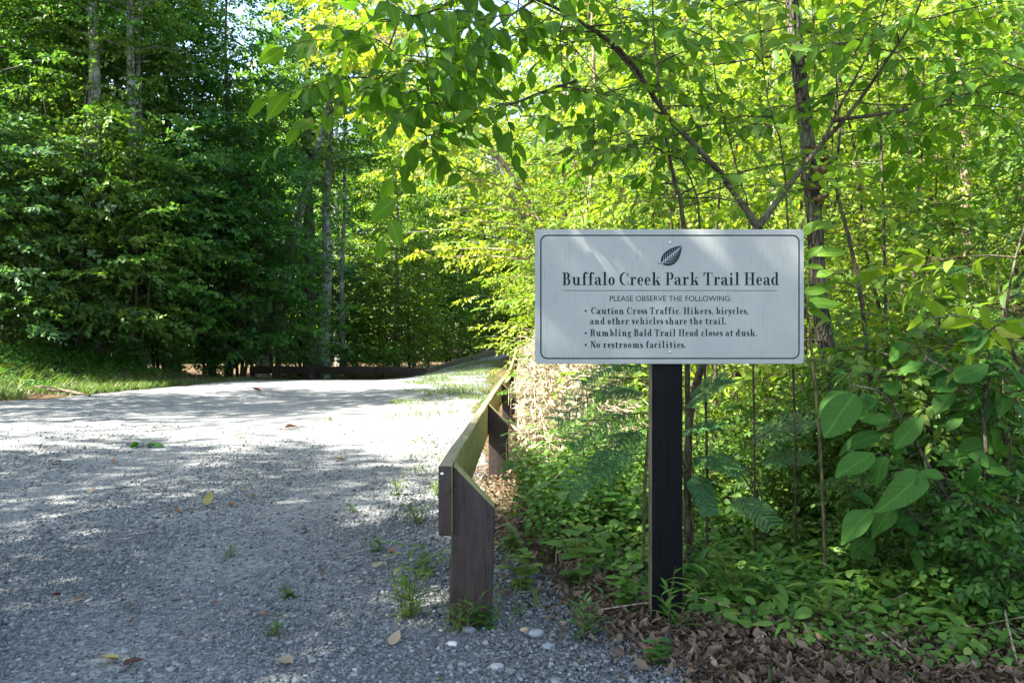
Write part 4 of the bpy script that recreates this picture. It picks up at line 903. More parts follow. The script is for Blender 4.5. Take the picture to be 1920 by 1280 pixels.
# ---- broad-leaved plant on the right
base = ppl([(1832, 1190)], 3.0)[0]; t_ = thing('broadleaf_shrub', 'shrub with very large oval leaves in the shade right of the sign', 'shrub', base)
LV = [((1591, 731), (1521, 768), 2.95), ((1607, 741), (1550, 809), 2.85), ((1648, 741), (1597, 778), 2.9), ((1726, 784), (1677, 836), 2.85), ((1640, 850), (1566, 893), 2.8), ((1664, 854), (1632, 897), 2.82),
      ((1730, 889), (1658, 945), 2.7), ((1722, 886), (1733, 942), 2.7), ((1726, 886), (1772, 892), 2.72), ((1831, 868), (1815, 926), 2.8), ((1832, 862), (1886, 882), 2.85), ((1636, 955), (1574, 993), 2.75), ((1679, 951), (1634, 990), 2.78),
      ((1654, 812), (1584, 822), 3.0), ((1789, 709), (1748, 740), 2.9), ((1786, 738), (1748, 762), 2.95), ((1792, 717), (1860, 668), 2.8), ((1834, 617), (1800, 646), 2.9), ((1848, 618), (1812, 655), 2.9), ((1852, 612), (1886, 598), 2.95),
      ((1730, 680), (1684, 690), 3.0), ((1772, 668), (1722, 700), 3.05), ((1815, 853), (1766, 850), 2.95), ((1856, 828), (1814, 838), 3.0), ((1822, 962), (1767, 974), 2.9), ((1752, 975), (1712, 990), 3.0), ((1775, 1055), (1722, 1072), 2.9),
      ((1694, 870), (1668, 902), 2.95), ((1830, 730), (1822, 790), 2.9), ((1838, 740), (1850, 790), 2.92), ((1690, 720), (1660, 735), 3.1), ((1880, 980), (1930, 1010), 2.8), ((1870, 1060), (1800, 1085), 2.85), ((1700, 640), (1672, 668), 3.1), ((1862, 940), (1905, 965), 2.9),
      ((1780, 1010), (1735, 1035), 2.95), ((1640, 1010), (1600, 1040), 3.0), ((1590, 700), (1560, 690), 3.1), ((1745, 790), (1800, 800), 3.0), ((1900, 760), (1955, 790), 2.8), ((1890, 690), (1930, 720), 2.85)]
stemsP = [[(1832, 1180, 3.0), (1815, 1060, 2.98), (1790, 960, 2.95), (1745, 880, 2.9), (1700, 800, 2.92), (1655, 738, 2.92), (1600, 722, 2.95)],
          [(1832, 1180, 3.0), (1850, 1040, 2.95), (1850, 900, 2.9), (1842, 780, 2.9), (1800, 712, 2.9), (1740, 672, 3.0)], [(1815, 1060, 2.98), (1740, 990, 2.9), (1690, 945, 2.85), (1660, 860, 2.85)],
          [(1842, 780, 2.9), (1856, 690, 2.9), (1850, 610, 2.93)], [(1850, 1000, 2.92), (1885, 900, 2.85), (1905, 740, 2.82)]]
wd = MB(); SP = []
for k, s_ in enumerate(stemsP):
    c_ = spline(ppl(s_, 3, k < 2) - base, 24); SP.append(c_); wd.tube(c_, np.linspace(.010 if k < 2 else .006, .003, 24), 6)
SP = np.vstack(SP); rb = np.random.default_rng(9); pos = []; dr = []; nr = []; sz = []
for (b_, e_, d_) in LV:
    p0 = P(b_[0], b_[1], d_) - base; p1 = P(e_[0], e_[1], d_ - rb.uniform(.0, .06)) - base; v = p1 - p0
    pos.append(p0); dr.append(v); sz.append(np.linalg.norm(v) * rb.uniform(.78, 1.08)); nr.append(np.array([rb.normal(0, .35), -.65, .75 + rb.normal(0, .25)]))
    q = SP[np.argmin(((SP - p0) ** 2).sum(1))]; mid_ = (q + p0) / 2 + [0, 0, .012]; wd.tube(np.array([q, mid_, p0]), [.003, .0025, .002], 5, cap=False)
for k in range(130):
    p0 = SP[rb.integers(len(SP))] + rb.normal(0, .07, 3); v = np.append(rb.normal(0, 1, 2), rb.normal(-.25, .35)); v = v / np.linalg.norm(v) * rb.uniform(.045, .105)
    pos.append(p0); dr.append(v); sz.append(np.linalg.norm(v)); nr.append(np.array([rb.normal(0, .35), -.5, .8 + rb.normal(0, .3)]))
    q = SP[np.argmin(((SP - p0) ** 2).sum(1))]; wd.tube(np.array([q, (q + p0) / 2 + [0, 0, .008], p0]), [.0018, .0014, .001], 4, cap=False)
wd.build('stem', M['stem_dark'], t_, smooth=True)
def varied(pos, dr, nr, sz, mat, t_, wlo, whi):
    pos, dr, nr, sz = map(np.array, (pos, dr, nr, sz)); n = len(pos); VV = []; QQ = []; TT = []; UU = []; off = 0
    for k in range(n):
        cu = rb.uniform(.0, .05); tp = leaf_tpl([0, .05, .16, .32, .5, .66, .8, .91, 1], np.array([0, .11, .22, .30, .31, .27, .18, .085, 0]) * (1 + rb.normal(0, .06, 9)), rb.uniform(.02, .5), rb.uniform(.05, .7), cu)
        V, Q, T, uv = leaf_arrays(tp, pos[k:k + 1], dr[k:k + 1], nr[k:k + 1], sz[k], rb.uniform(wlo, whi)); ph = rb.uniform(0, 6, 3)
        V = V + sz[k] * .035 * np.sin(V / sz[k] * 7 + ph)[:, [1, 2, 0]]
        VV.append(V); QQ.append(Q + off); TT.append(T + off); UU.append(uv); off += len(V)
    o = mesh_obj('foliage', np.vstack(VV), [np.vstack(QQ), np.vstack(TT)], mat, t_, uv=np.vstack(UU), smooth=True); sb = o.modifiers.new('smooth', 'SUBSURF'); sb.levels = 1; sb.render_levels = 1
varied(pos, dr, nr, sz, M['leaf_broad'], t_, .7, 1.15)

# leafy shoots beside the sign's right edge
base = ppl([(1545, 1010)], 3.05)[0]; t_ = thing('leafy_shoot', 'slim shoot with fresh oval leaves showing along the right edge of the sign', 'plant', base)
LV = [((1506, 442), (1526, 412), 2.95), ((1508, 432), (1562, 421), 2.98), ((1512, 487), (1538, 461), 2.9), ((1533, 481), (1587, 465), 2.92), ((1514, 497), (1541, 500), 2.9), ((1508, 551), (1555, 531), 2.93), ((1511, 573), (1570, 556), 2.9), ((1515, 585), (1555, 585), 2.9), ((1530, 520), (1560, 505), 3.0), ((1526, 545), (1545, 560), 3.0)]
wd = MB(); c_ = spline(ppl([(1545, 1000), (1535, 800), (1520, 640), (1508, 540), (1500, 440), (1505, 410)], 3.05) - base, 30); wd.tube(c_, np.linspace(.008, .002, 30), 6)
pos = []; dr = []; nr = []; sz = []
for (b_, e_, d_) in LV:
    p0 = P(b_[0], b_[1], d_) - base; p1 = P(e_[0], e_[1], d_ - .03) - base; v = p1 - p0; pos.append(p0); dr.append(v); sz.append(np.linalg.norm(v) * 1.1); nr.append([rb.normal(0, .3), -.8, .6])
    q = c_[np.argmin(((c_ - p0) ** 2).sum(1))]; wd.tube(np.array([q, (q + p0) / 2 + [0, 0, .006], p0]), [.002, .0016, .0012], 4, cap=False)
wd.build('stem', M['stem_green'], t_, smooth=True)
varied(pos, dr, nr, sz, M['leaf_near'], t_, .7, 1.0)

# ---- feathery plants
def frond(p0, p1, npair=11, pin=.12, rng=rngP, sagk=.12):
    p0 = np.array(p0); p1 = np.array(p1); v = p1 - p0; Lr = np.linalg.norm(v); s = np.linspace(0, 1, 9)
    rc = p0 + v * s[:, None]; rc[:, 2] += Lr * sagk * np.sin(s * np.pi) ; d0 = unit(v); up = np.array([rng.normal(0, .15), -.35, 1.]); up = unit(up - up.dot(d0) * d0); sd = np.cross(up, d0)
    pos = []; dr = []; nr = []; sz = []; tubes = [(rc, np.linspace(.003, .001, 9))]
    for k in range(npair):
        q = .22 + .78 * (k + .5) / npair; o = np.array([np.interp(q, s, rc[:, c]) for c in range(3)]); pl = pin * (.55 + .45 * math.sin(math.pi * (.15 + .8 * q))) 
        for sg in (-1, 1):
            pd = unit(d0 * .55 + sd * sg + up * rng.normal(.02, .06)); nl = 17; u = (np.arange(nl) + .7) / nl
            tubes.append((np.array([o, o + pd * pl * .5 - up * .004, o + pd * pl - up * pl * .12]), np.array([.0012, .001, .0006])))
            for s2 in (-1, 1):
                pp = o + pd * (pl * u)[:, None] - up * (pl * .12 * u ** 2)[:, None]; ld = unit(np.cross(up, pd) * s2 + pd * .45)
                pos.append(pp); dr.append(np.repeat(ld[None], nl, 0)); nr.append(np.repeat(up[None], nl, 0) + rng.normal(0, .12, (nl, 3))); sz.append(np.full(nl, .0165) * (1 - .4 * u))
    return tubes, np.vstack(pos), np.vstack(dr), np.vstack(nr), np.concatenate(sz)
def mimosa(label, root, d, fr):
    b = ppl([root], d)[0]; t = thing('feathery_plant', label, 'plant', b, group='feathery plants around the sign post'); wd = MB(); A = []
    for (s_, e_, ds, de) in fr:
        p0 = P(s_[0], s_[1], ds) - b; p1 = P(e_[0], e_[1], de) - b
        wd.tube(np.array([[0, 0, 0], p0 * [.25, .25, .6], p0]), [.006, .005, .003], 6)
        tb, *L_ = frond(p0, p1, pin=.27 * np.linalg.norm(p1 - p0) + .015); A.append(L_)
        for q, r in tb: wd.tube(q, r, 4, cap=False)
    wd.build('stem', M['stem_green'], t, smooth=True)
    leaves_obj('foliage', T_LO, *[np.concatenate([a[k] for a in A]) for k in range(4)], M['leaf_mimosa'], t, wscale=.75)
mimosa('feathery leaved plant spreading its fronds left of the black sign post', (1205, 1000), 3.3, [((1230, 706), (1045, 790), 3.3, 3.2), ((1230, 695), (1090, 716), 3.35, 3.2), ((1222, 775), (1072, 838), 3.3, 3.15), ((1215, 850), (1066, 922), 3.25, 3.1), ((1215, 800), (1130, 890), 3.3, 3.1), ((1225, 745), (1120, 745), 3.4, 3.35)])
mimosa('feathery leaved plant with fronds fanning right of the black sign post', (1300, 1010), 3.4, [((1262, 790), (1362, 712), 3.3, 3.25), ((1262, 820), (1350, 800), 3.3, 3.2), ((1275, 860), (1385, 890), 3.35, 3.2), ((1300, 880), (1330, 960), 3.3, 3.2)])
mimosa('feathery leaved plant low under the right end of the sign', (1440, 1030), 3.6, [((1372, 858), (1535, 790), 3.6, 3.5), ((1400, 880), (1520, 860), 3.6, 3.5), ((1360, 930), (1445, 985), 3.4, 3.2), ((1420, 900), (1330, 850), 3.6, 3.5)])
mimosa('feathery leaved plant in the dark corner right of the large leaves', (1890, 1060), 3.2, [((1880, 700), (1930, 640), 3.2, 3.1), ((1880, 560), (1935, 500), 3.3, 3.2), ((1850, 520), (1770, 510), 3.4, 3.3), ((1870, 480), (1925, 430), 3.4, 3.3)])

# ---- dry vines beside the rail
b = np.array([.35, 7.4, float(gz(.35, 7.4))]); t_ = thing('dry_vine_tangle', 'sun-bleached tangle of dead vines and leaves beside the guardrail', 'dead vines', b)
rd = np.random.default_rng(14); wd = MB()
def heap(n):
    y = rd.uniform(5.4, 12.5, n); cxh = .46 + .03 * (y - 7); hw = .56 + .03 * (y - 6); u = rd.normal(0, .5, n); x = cxh + u * hw
    top = (.36 + .62 * sst(4.9, 7.2, y) + .10 * np.sin(y * 2.3) + .10 * np.sin(x * 9 + y * 4)) * np.exp(-(u * .75) ** 2); x = np.maximum(x, .02 + .018 * (y - 6) + rd.uniform(0, .15, n))
    return np.stack([x, y, gz(x, y) + top * rd.uniform(.12, 1, n) ** .55], 1)
n = 15000; pos = heap(n) - b; dr = rd.normal(0, .6, (n, 3)); dr[:, 2] -= .55; nr = rd.normal(0, .7, (n, 3)) + [-.3, -.3, .5]
leaves_obj('foliage', T_CURL, pos, dr, nr, rd.uniform(.02, .075, n), M['dry'], t_, wscale=rd.uniform(.35, .9, n))
for k in range(800):
    p0 = heap(1)[0] - b; dv = rd.normal(0, 1, 3) * [.6, .6, .4]; L_ = rd.uniform(.25, .8)
    c_ = spline(np.array([p0, p0 + dv * L_ * .3 + rd.normal(0, .05, 3), p0 + dv * L_ * .6 + rd.normal(0, .06, 3) - [0, 0, .05], p0 + dv * L_ - [0, 0, .18]]), 9)
    c_[:, 2] = np.maximum(c_[:, 2], -.05); c_[:, 0] = np.maximum(c_[:, 0], -.30 + .02 * (c_[:, 1] + 2) + rd.uniform(-.12, 0)); wd.tube(c_, rd.uniform(.0012, .0032), 4, cap=False)
wd.build('stem', M['stem_dry'], t_)

G_UG = 'fine-leaved shrubs in the undergrowth right of the sign post'
ug = Proto([plant_thing('undergrowth_shrub', 'x', 'shrub', gen_plant(190 + k, 1.25, stems=6, spread=.75, r0=.007, zb=.15, R=lambda u: .38, nbr=54, leaf=[.052, .07, .04][k], nleaf=8, twl=.24, ntw=5, up_noise=.45, k=5, tpl=T_MID, twig_tubes=True), M['stem_dark'], M[['leaf_shade', 'leaf_shade', 'leaf_cover'][k]], (0, 0, 0), group=G_UG, woodname='stem', leafname='foliage') for k in range(3)])
for k, (px, d, s_, wv, lb) in enumerate([(1345, 4.3, .62, 0, 'fine-leaved shrub just right of the sign post'), (1455, 3.9, .60, 1, 'fine-leaved shrub under the right end of the sign'), (1560, 4.0, .78, 2, 'small-leaved shrub at the foot of the rough barked tree'), (1690, 3.7, .85, 0, 'fine-leaved shrub behind the large oval leaves'),
      (1800, 3.5, .95, 1, 'fine-leaved shrub behind the right half of the large oval leaves'), (1900, 3.3, .9, 2, 'small-leaved shrub cut by the right edge of the picture'), (1770, 3.0, .5, 2, 'low small-leaved shrub below the large oval leaves'), (1640, 3.1, .42, 0, 'low fine-leaved shrub on the litter below the large oval leaves'),
      (1880, 2.75, .45, 1, 'low shrub in the bottom right corner'), (1130, 4.6, .55, 0, 'bright small shrub left of the sign post below the feathery fronds')]):
    ug.put(lb, gp_pt(px, d), rngP.uniform(0, 6.28), s_, wv)

# ---- ground cover, litter, grass
rc = np.random.default_rng(21)
def cover(n, xr_, yr_, hmax, leaf, mat, label, mask, nl=10, name='ground_cover', tpl=T_OVATE):
    y = rc.uniform(*yr_, n * 3); x = rc.uniform(*xr_, n * 3); k = mask(x, y); x, y = x[k][:n], y[k][:n]; n = len(x)
    h = hmax(x, y) * rc.uniform(.35, 1., n); A = []
    tilt = rc.normal(0, .35, (n, 2)); j = np.arange(nl); f = .45 + .55 * (j + 1) / nl
    az = j * 2.4 + rc.uniform(0, 6.28, (n, 1)); rad = leaf * rc.uniform(.2, .9, (n, nl)) 
    pos = np.stack([x[:, None] + tilt[:, :1] * h[:, None] * f + np.cos(az) * rad, y[:, None] + tilt[:, 1:] * h[:, None] * f + np.sin(az) * rad, gz(x, y)[:, None] + h[:, None] * f], -1).reshape(-1, 3)
    dr = np.stack([np.cos(az), np.sin(az), rc.normal(-.15, .25, az.shape)], -1).reshape(-1, 3); nr = rc.normal(0, .3, dr.shape) + [0, -.12, 1]
    wd = MB()
    return pos, dr, nr, leaf * rc.uniform(.55, 1.25, len(pos))
def nz(x, y, s=1.0): return np.sin(x * 2.1 * s + 1.7 * np.sin(y * 1.3 * s)) * np.cos(y * 1.9 * s + x * .8) 
right_m = lambda x, y: (x > road_r(y) + .16 + .28 * sst(3.4, 2.5, y) + .55 * sst(4.6, 5.8, y) + .10 * nz(x, y, 2)) & (x < y * .72 + .3) & (rc.uniform(0, 1, len(x)) < np.clip(.60 + .5 * nz(x, y), .06, 1) * (.42 + .58 * sst(2.6, 3.25, y + .25 * (x - .5))))
a = cover(9500, (-.1, 5.5), (2.3, 7.8), lambda x, y: .06 + .27 * sst(3.0, 4.6, y) + .12 * sst(1, 2.5, x) + .12 * np.clip(nz(x, y, 1.6), 0, 1), .031, None, '', right_m)
b2 = cover(2600, (-.1, 5.5), (2.6, 7.8), lambda x, y: .10 + .38 * sst(3.2, 4.6, y) + .15 * sst(1, 2.5, x), .052, None, '', right_m, nl=7)
allp = [np.concatenate([p, q]) for p, q in zip(a, b2)]
o = leaves_obj('ground_cover', T_OVATE, *allp, M['leaf_cover'], None, wscale=rc.uniform(.75, 1.15, len(allp[0])))
tag(o, 'low green ground cover around the foot of the sign post', None, kind='stuff')
a = cover(520, (-.1, 4.5), (2.5, 7), lambda x, y: .14 + .42 * sst(2.8, 4.6, y) * np.clip(.6 + .6 * nz(x, y, 1.3), .2, 1.2), .085, None, '', right_m, nl=11)
a[1][:, 2] += .55
tag(leaves_obj('ground_cover', T_LANCE, *a, M['leaf_mid'], None, wscale=rc.uniform(.8, 1.3, len(a[0]))), 'taller narrow-leaved weeds standing out of the ground cover', None, kind='stuff')
a = cover(2200, (-13, -5), (11.5, 20), lambda x, y: .10 + .30 * sst(1.6, 3.2, road_l(y) - x), .09, None, '', lambda x, y: (road_l(y) - x > 1.5 + .5 * nz(x, y)) & (road_l(y) - x < 4), nl=9)
o = leaves_obj('ground_cover', T_LO, *a, M['leaf_mid'], None); tag(o, 'leafy weeds under the saplings on the left bank', None, kind='stuff')
a = cover(1500, (.4, 9), (7, 16), lambda x, y: .15 + .6 * rc.uniform(0, 1, len(x)), .09, None, '', lambda x, y: (x > road_r(y) + .7) & (x < y * .75), nl=10)
o = leaves_obj('ground_cover', T_MID, *a, M['leaf_mid'], None); tag(o, 'leafy weeds under the saplings of the right woods', None, kind='stuff')

def litter(n, xr_, yr_, mask, s0, s1):
    x = rc.uniform(*xr_, n * 4); y = rc.uniform(*yr_, n * 4); k = mask(x, y); x, y = x[k][:n], y[k][:n]; n = len(x); a = rc.uniform(0, 6.28, n)
    pos = np.stack([x, y, gz(x, y) + rc.uniform(.008, .035, n)], 1); dr = np.stack([np.cos(a), np.sin(a), rc.normal(0, .15, n)], 1); nr = rc.normal(0, .35, (n, 3)) + [0, 0, 1]
    return pos, dr, nr, rc.uniform(s0, s1, n)
a = litter(36000, (-.2, 5), (1.9, 7.5), lambda x, y: (x > road_r(y) + .05 + .3 * rc.normal(0, .5, len(x))) & (x < y * .72 + .2), .010, .045)
a2 = litter(9000, (.2, 2.2), (1.85, 3.0), lambda x, y: (x > road_r(y) + .02 + .12 * rc.normal(0, .5, len(x))), .008, .034)
a = [np.concatenate([p, q]) for p, q in zip(a, a2)]
o = leaves_obj('leaf_litter', T_CURL, *a[:3], a[3], M['litter'], None, wscale=rc.uniform(.15, 1.5, len(a[0]))); tag(o, 'brown fallen leaves under the plants by the sign post', None, kind='stuff')
a = litter(5000, (-13, -5), (9, 27), lambda x, y: (road_l(y) - x > .15) & (road_l(y) - x < 5), .06, .14)
o = leaves_obj('leaf_litter', T_LO, *a, M['litter'], None); tag(o, 'brown fallen leaves on the left bank', None, kind='stuff')
# twigs on the litter
wd = MB()
for k in range(170):
    y = rc.uniform(2.1, 5.); x = float(road_r(y)) + rc.uniform(.1, 2.2); a = rc.uniform(0, 6.28); L_ = rc.uniform(.08, .5); p0 = np.array([x, y, float(gz(x, y)) + .025]); dv = np.array([math.cos(a), math.sin(a), rc.normal(.05, .1)])
    wd.tube(spline(np.array([p0, p0 + dv * L_ * .5 + rc.normal(0, .02, 3), p0 + dv * L_ + rc.normal(0, .02, 3)]), 7), np.linspace(1, .5, 7) * rc.uniform(.0015, .005), 5)
tag(wd.build('twig_debris', M['bark_pale'], None), 'thin dead twigs scattered over the leaf litter', None, kind='stuff')

def blades(n, mask, xr_, yr_, l0, l1):
    x = rc.uniform(*xr_, n * 6); y = rc.uniform(*yr_, n * 6); k = mask(x, y); x, y = x[k][:n], y[k][:n]; n = len(x); a = rc.uniform(0, 6.28, n)
    dr = np.stack([np.cos(a) * .5, np.sin(a) * .5, np.ones(n)], 1) + rc.normal(0, .15, (n, 3)); nr = np.stack([np.cos(a), np.sin(a), np.full(n, .3)], 1) * [-1, -1, 1]
    return np.stack([x, y, gz(x, y) + .01], 1), dr, nr, rc.uniform(l0, l1, n)
a = blades(26000, lambda x, y: (road_l(y) - x > -.12 + .25 * nz(x, y, 1.5)) & (road_l(y) - x < 2.6) & (rc.uniform(0, 1, len(x)) < np.clip(.45 + .6 * nz(x, y, 1.1), .03, 1)), (-12, -3), (9.5, 27), .08, .26); a = (*a[:3], a[3] * (1 - .65 * sst(16, 21, a[0][:, 1])))
o = leaves_obj('grass', T_BLADE, *a, M['grass'], None, wscale=1.6); tag(o, 'grass along the left edge of the gravel road', None, kind='stuff')
a = blades(12000, lambda x, y: (x < road_r(y) + .15) & (x > road_r(y) - 1.5 - .6 * nz(x, y, .8)) & (rc.uniform(0, 1, len(x)) < np.clip(.30 + .55 * nz(x, y, 1.7), .01, 1) * sst(8.5, 13, y)), (-3, .3), (8.5, 30), .03, .10)
o = leaves_obj('grass', T_BLADE, a[0] + [0, 0, .012], *a[1:], M['grass'], None, wscale=2.2); tag(o, 'thin grass growing through the gravel beside the far guardrail posts', None, kind='stuff')
a = blades(2200, lambda x, y: (x < road_r(y) + .25) & (x > road_r(y) - .62 - .25 * nz(x, y, 2)) & (rc.uniform(0, 1, len(x)) < np.clip(-.05 + .6 * nz(x, y, 2.3), .0, 1)), (-1.4, .8), (1.7, 8.5), .025, .09)
o = leaves_obj('grass', T_BLADE, a[0] + [0, 0, .012], *a[1:], M['grass'], None, wscale=1.6); tag(o, 'sparse short grass in the gravel beside the nearest guardrail posts', None, kind='stuff')

# weeds one can count
G_W = 'weeds along the edge of the gravel'
def weed(px, py, h, label, seed, kind=0):
    h *= 1.3
    d = CAM_H * F_PX / (py - CY); x = (px - CX) / F_PX * d; z = float(gz(x, d)); t = thing('weed', label, 'weed', (x, d, z), 0, G_W); rw = np.random.default_rng(seed); wd = MB(); pos = []; dr = []; nr = []; sz = []
    for k in range(rw.integers(5, 9)):
        a = rw.uniform(0, 6.28); l = h * rw.uniform(.5, 1.1); lean_ = rw.uniform(.1, .7); e = np.array([math.cos(a) * l * lean_, math.sin(a) * l * lean_, l]); c_ = spline(np.array([[0, 0, -.01], e * [.35, .35, .5], e]), 8) + np.append(rw.normal(0, .012, 2), 0)
        wd.tube(c_, np.linspace(.0022, .001, 8), 5, cap=False)
        nl = 7 if kind == 0 else 5
        for j in range(nl):
            o = c_[1 + int(j * 6 / (nl - 1)) if j < nl - 1 else -1]; aa = a + j * 2.4 + rw.normal(0, .4); up_ = .8 if kind == 0 else .25
            pos.append(o); dr.append([math.cos(aa), math.sin(aa), up_]); nr.append([-math.cos(aa) * .5, -math.sin(aa) * .5, 1]); sz.append(h * rw.uniform(.3, .5))
    wd.build('stem', M['stem_green'], t)
    leaves_obj('foliage', T_LANCE if kind == 0 else T_OVATE, np.array(pos), np.array(dr), np.array(nr), np.array(sz), M['leaf_cover'], t, wscale=rw.uniform(.8, 1.1))
for k, (px, py, h, kd, lb) in enumerate([(768, 1168, .17, 0, 'tall bright weed clump just left of the nearest guardrail post'), (868, 1192, .10, 0, 'small weed growing in front of the nearest guardrail post'), (905, 1182, .07, 1, 'tiny leafy weed at the right foot of the nearest guardrail post'),
    (800, 1085, .10, 0, 'weed reaching toward the left side of the nearest guardrail post'), (780, 985, .10, 0, 'small weed on the gravel left of the rail end'), (745, 930, .10, 0, 'pale weed on the gravel behind the rail end, farther from the rail'), (820, 930, .09, 0, 'weed tucked under the rail behind the nearest post'),
    (708, 1040, .06, 1, 'tiny weed isolated on the gravel left of the rail end'), (512, 1200, .06, 0, 'tiny grass tuft alone in the middle of the near gravel'), (545, 1130, .05, 1, 'flat green weed in the middle of the near gravel'), (428, 1050, .05, 0, 'small tuft far out on the left of the near gravel'),
    (1262, 1190, .15, 0, 'weed growing against the foot of the black sign post'), (1320, 1130, .17, 0, 'lance-leaved weed just right of the sign post foot'), (1380, 1140, .17, 0, 'lance-leaved weed a step right of the sign post foot'), (1450, 1150, .15, 0, 'weed on the litter between the sign post and the dark bushes'),
    (1100, 1200, .12, 0, 'weed on the gravel left of the sign post foot'), (1180, 1150, .12, 1, 'broad-leaved weed close left of the sign post foot'), (1085, 1100, .16, 1, 'leafy weed between the rail and the sign post'), (980, 1110, .11, 1, 'pale leafy weed right of the nearest guardrail post'),
    (960, 1040, .10, 1, 'low weed right behind the nearest guardrail post'), (1130, 1010, .16, 1, 'leafy weed left of the sign post at mid height of its shaft'), (1560, 1180, .14, 0, 'drooping weed in front of the dark bushes at right'), (1240, 1255, .06, 1, 'tiny weed in front of the sign post at the picture bottom'), (660, 965, .05, 0, 'tiny tuft on the gravel between the rail end and the tan leaf')]):
    weed(px, py, h, lb, 400 + k, kd)

# fallen leaves one can count
G_F = 'single fallen leaves on the gravel'
def one_leaf(px, py, L_, col, label, seed, tpl=T_CURL):
    d = CAM_H * F_PX / (py - CY); x = (px - CX) / F_PX * d; rw = np.random.default_rng(seed); a = rw.uniform(0, 6.28); z = float(road_z(np.array(x), np.array(d))) + .022
    t2 = leaf_tpl([0, .1, .28, .5, .72, .9, 1], [0, .17, .32, .34, .25, .1, 0], rw.uniform(.15, .7), rw.uniform(-.5, .1), .04)
    V, Q, T, uv = leaf_arrays(t2, np.array([[0, 0, 0.]]), np.array([[math.cos(a), math.sin(a), rw.normal(0, .1)]]), np.array([[rw.normal(0, .25), rw.normal(-.1, .2), 1]]), L_)
    V = V - V.mean(0); V[:, 2] -= V[:, 2].min()
    mn = 'fallen_%02d%02d%02d' % tuple(int(c * 99) for c in col)
    mt = bpy.data.materials.get(mn) or leafmat(mn, tuple(c * .75 for c in col), col, trans=.12, tcol=(1, 1, .8), rough=.75, spec=.2, hue=.01)
    o = mesh_obj('fallen_leaf', V, [Q, T], mt, None, uv=uv, smooth=True); o.location = (x, d, z - .012); o.scale = (.7,) * 3; tag(o, label, 'leaf', G_F)
OR, BR, RD, TN, YE, GN = (.26, .12, .05), (.12, .075, .05), (.11, .042, .035), (.30, .235, .15), (.34, .29, .10), (.16, .22, .06)
for k, a in enumerate([(105, 878, .15, OR, 'large orange-brown leaf near the left edge of the gravel'), (75, 846, .15, BR, 'brown leaf just above the large orange leaf at left'), (215, 875, .09, OR, 'small rusty leaf right of the large orange leaf'), (172, 931, .09, TN, 'tan leaf below the large orange leaf at left'),
    (390, 951, .13, YE, 'long yellow-tan leaf in the middle of the shaded gravel'), (434, 954, .075, OR, 'orange leaf just right of the long yellow-tan leaf'), (472, 938, .06, YE, 'small yellow-green leaf above the orange leaf mid gravel'), (542, 914, .08, RD, 'dark red leaf alone in the middle gravel'),
    (636, 866, .13, YE, 'yellow leaf on the gravel toward the guardrail'), (462, 925, .07, TN, 'pale leaf above the small yellow-green leaf'), (332, 966, .065, OR, 'rusty leaf left of the long yellow-tan leaf'), (105, 1131, .06, RD, 'dark red leaf low on the left gravel'), (150, 1136, .06, BR, 'brown leaf beside the dark red leaf low on the left'),
    (245, 1181, .06, RD, 'curled red-brown leaf above the yellow leaf at the bottom left'), (244, 1154, .045, OR, 'small orange leaf above the curled red-brown leaf'), (402, 1146, .05, BR, 'dark brown leaf in the lower middle gravel'), (602, 1085, .05, BR, 'brown round leaf in the gravel left of the weeds'),
    (708, 1075, .07, TN, 'curled tan leaf near the weeds left of the nearest post'), (205, 1252, .085, YE, 'yellow leaf at the bottom left edge of the picture'), (250, 1258, .085, RD, 'broad red-brown leaf beside the yellow leaf at the bottom'), (535, 1256, .09, TN, 'long tan leaf at the bottom edge of the picture'),
    (492, 1167, .045, OR, 'small rusty leaf above the long tan bottom leaf'), (740, 1218, .085, TN, 'tan leaf low between the gravel and the nearest post'), (545, 805, .2, OR, 'rusty leaf in the sunlit gravel band'), (450, 824, .16, BR, 'brown leaf at the lower edge of the sunlit gravel band'), (1225, 1250, .11, OR, 'brown curled leaf in front of the sign post'), (480, 736, .3, RD, 'reddish leaf far up the gravel road'), (735, 1045, .07, OR, 'orange leaf beside the curled tan leaf'), (757, 1110, .06, BR, 'brown leaf left of the tall weed clump'), (640, 1190, .05, BR, 'small brown leaf right of the grass tuft')]):
    one_leaf(*a[:4], a[4], 600 + k)
# green sprig lying on the gravel
px, py = 274, 845; d = CAM_H * F_PX / (py - CY); x = (px - CX) / F_PX * d; t_ = thing('fallen_sprig', 'green sprig of wilting leaves lying on the gravel', 'sprig', (x, d, .03)); rw = np.random.default_rng(5)
wd = MB(); wd.tube(np.array([[-.14, 0, .01], [0, .02, .02], [.14, .0, .015]]), .003, 5); wd.build('stem', M['stem_green'], t_)
n = 9; leaves_obj('foliage', T_OVATE, np.stack([np.linspace(-.13, .14, n), rw.normal(0, .01, n), np.full(n, .03)], 1), np.stack([rw.normal(0, .6, n), rw.normal(0, 1, n), rw.normal(.1, .2, n)], 1), rw.normal(0, .4, (n, 3)) + [0, -.3, 1], .085, M['leaf_mid'], t_)
# dead branch on the left bank
b = np.array(gp_pt(128, 13.6)); b[2] += .12; t_ = tag((lambda wd: (wd.tube(spline(np.array([[-.35, 0, .06], [0, .05, .02], [.4, -.05, -.04]]), 8), np.linspace(.035, .02, 8), 7), wd.tube(spline(np.array([[-.1, .04, .03], [-.25, -.1, .10], [-.5, -.12, .12]]), 6), .014, 5), wd)[-1])(MB()).build('fallen_branch', M['bark_pale'], None, True), 'pale broken branch lying on the grassy left bank', 'branch'); t_.location = b

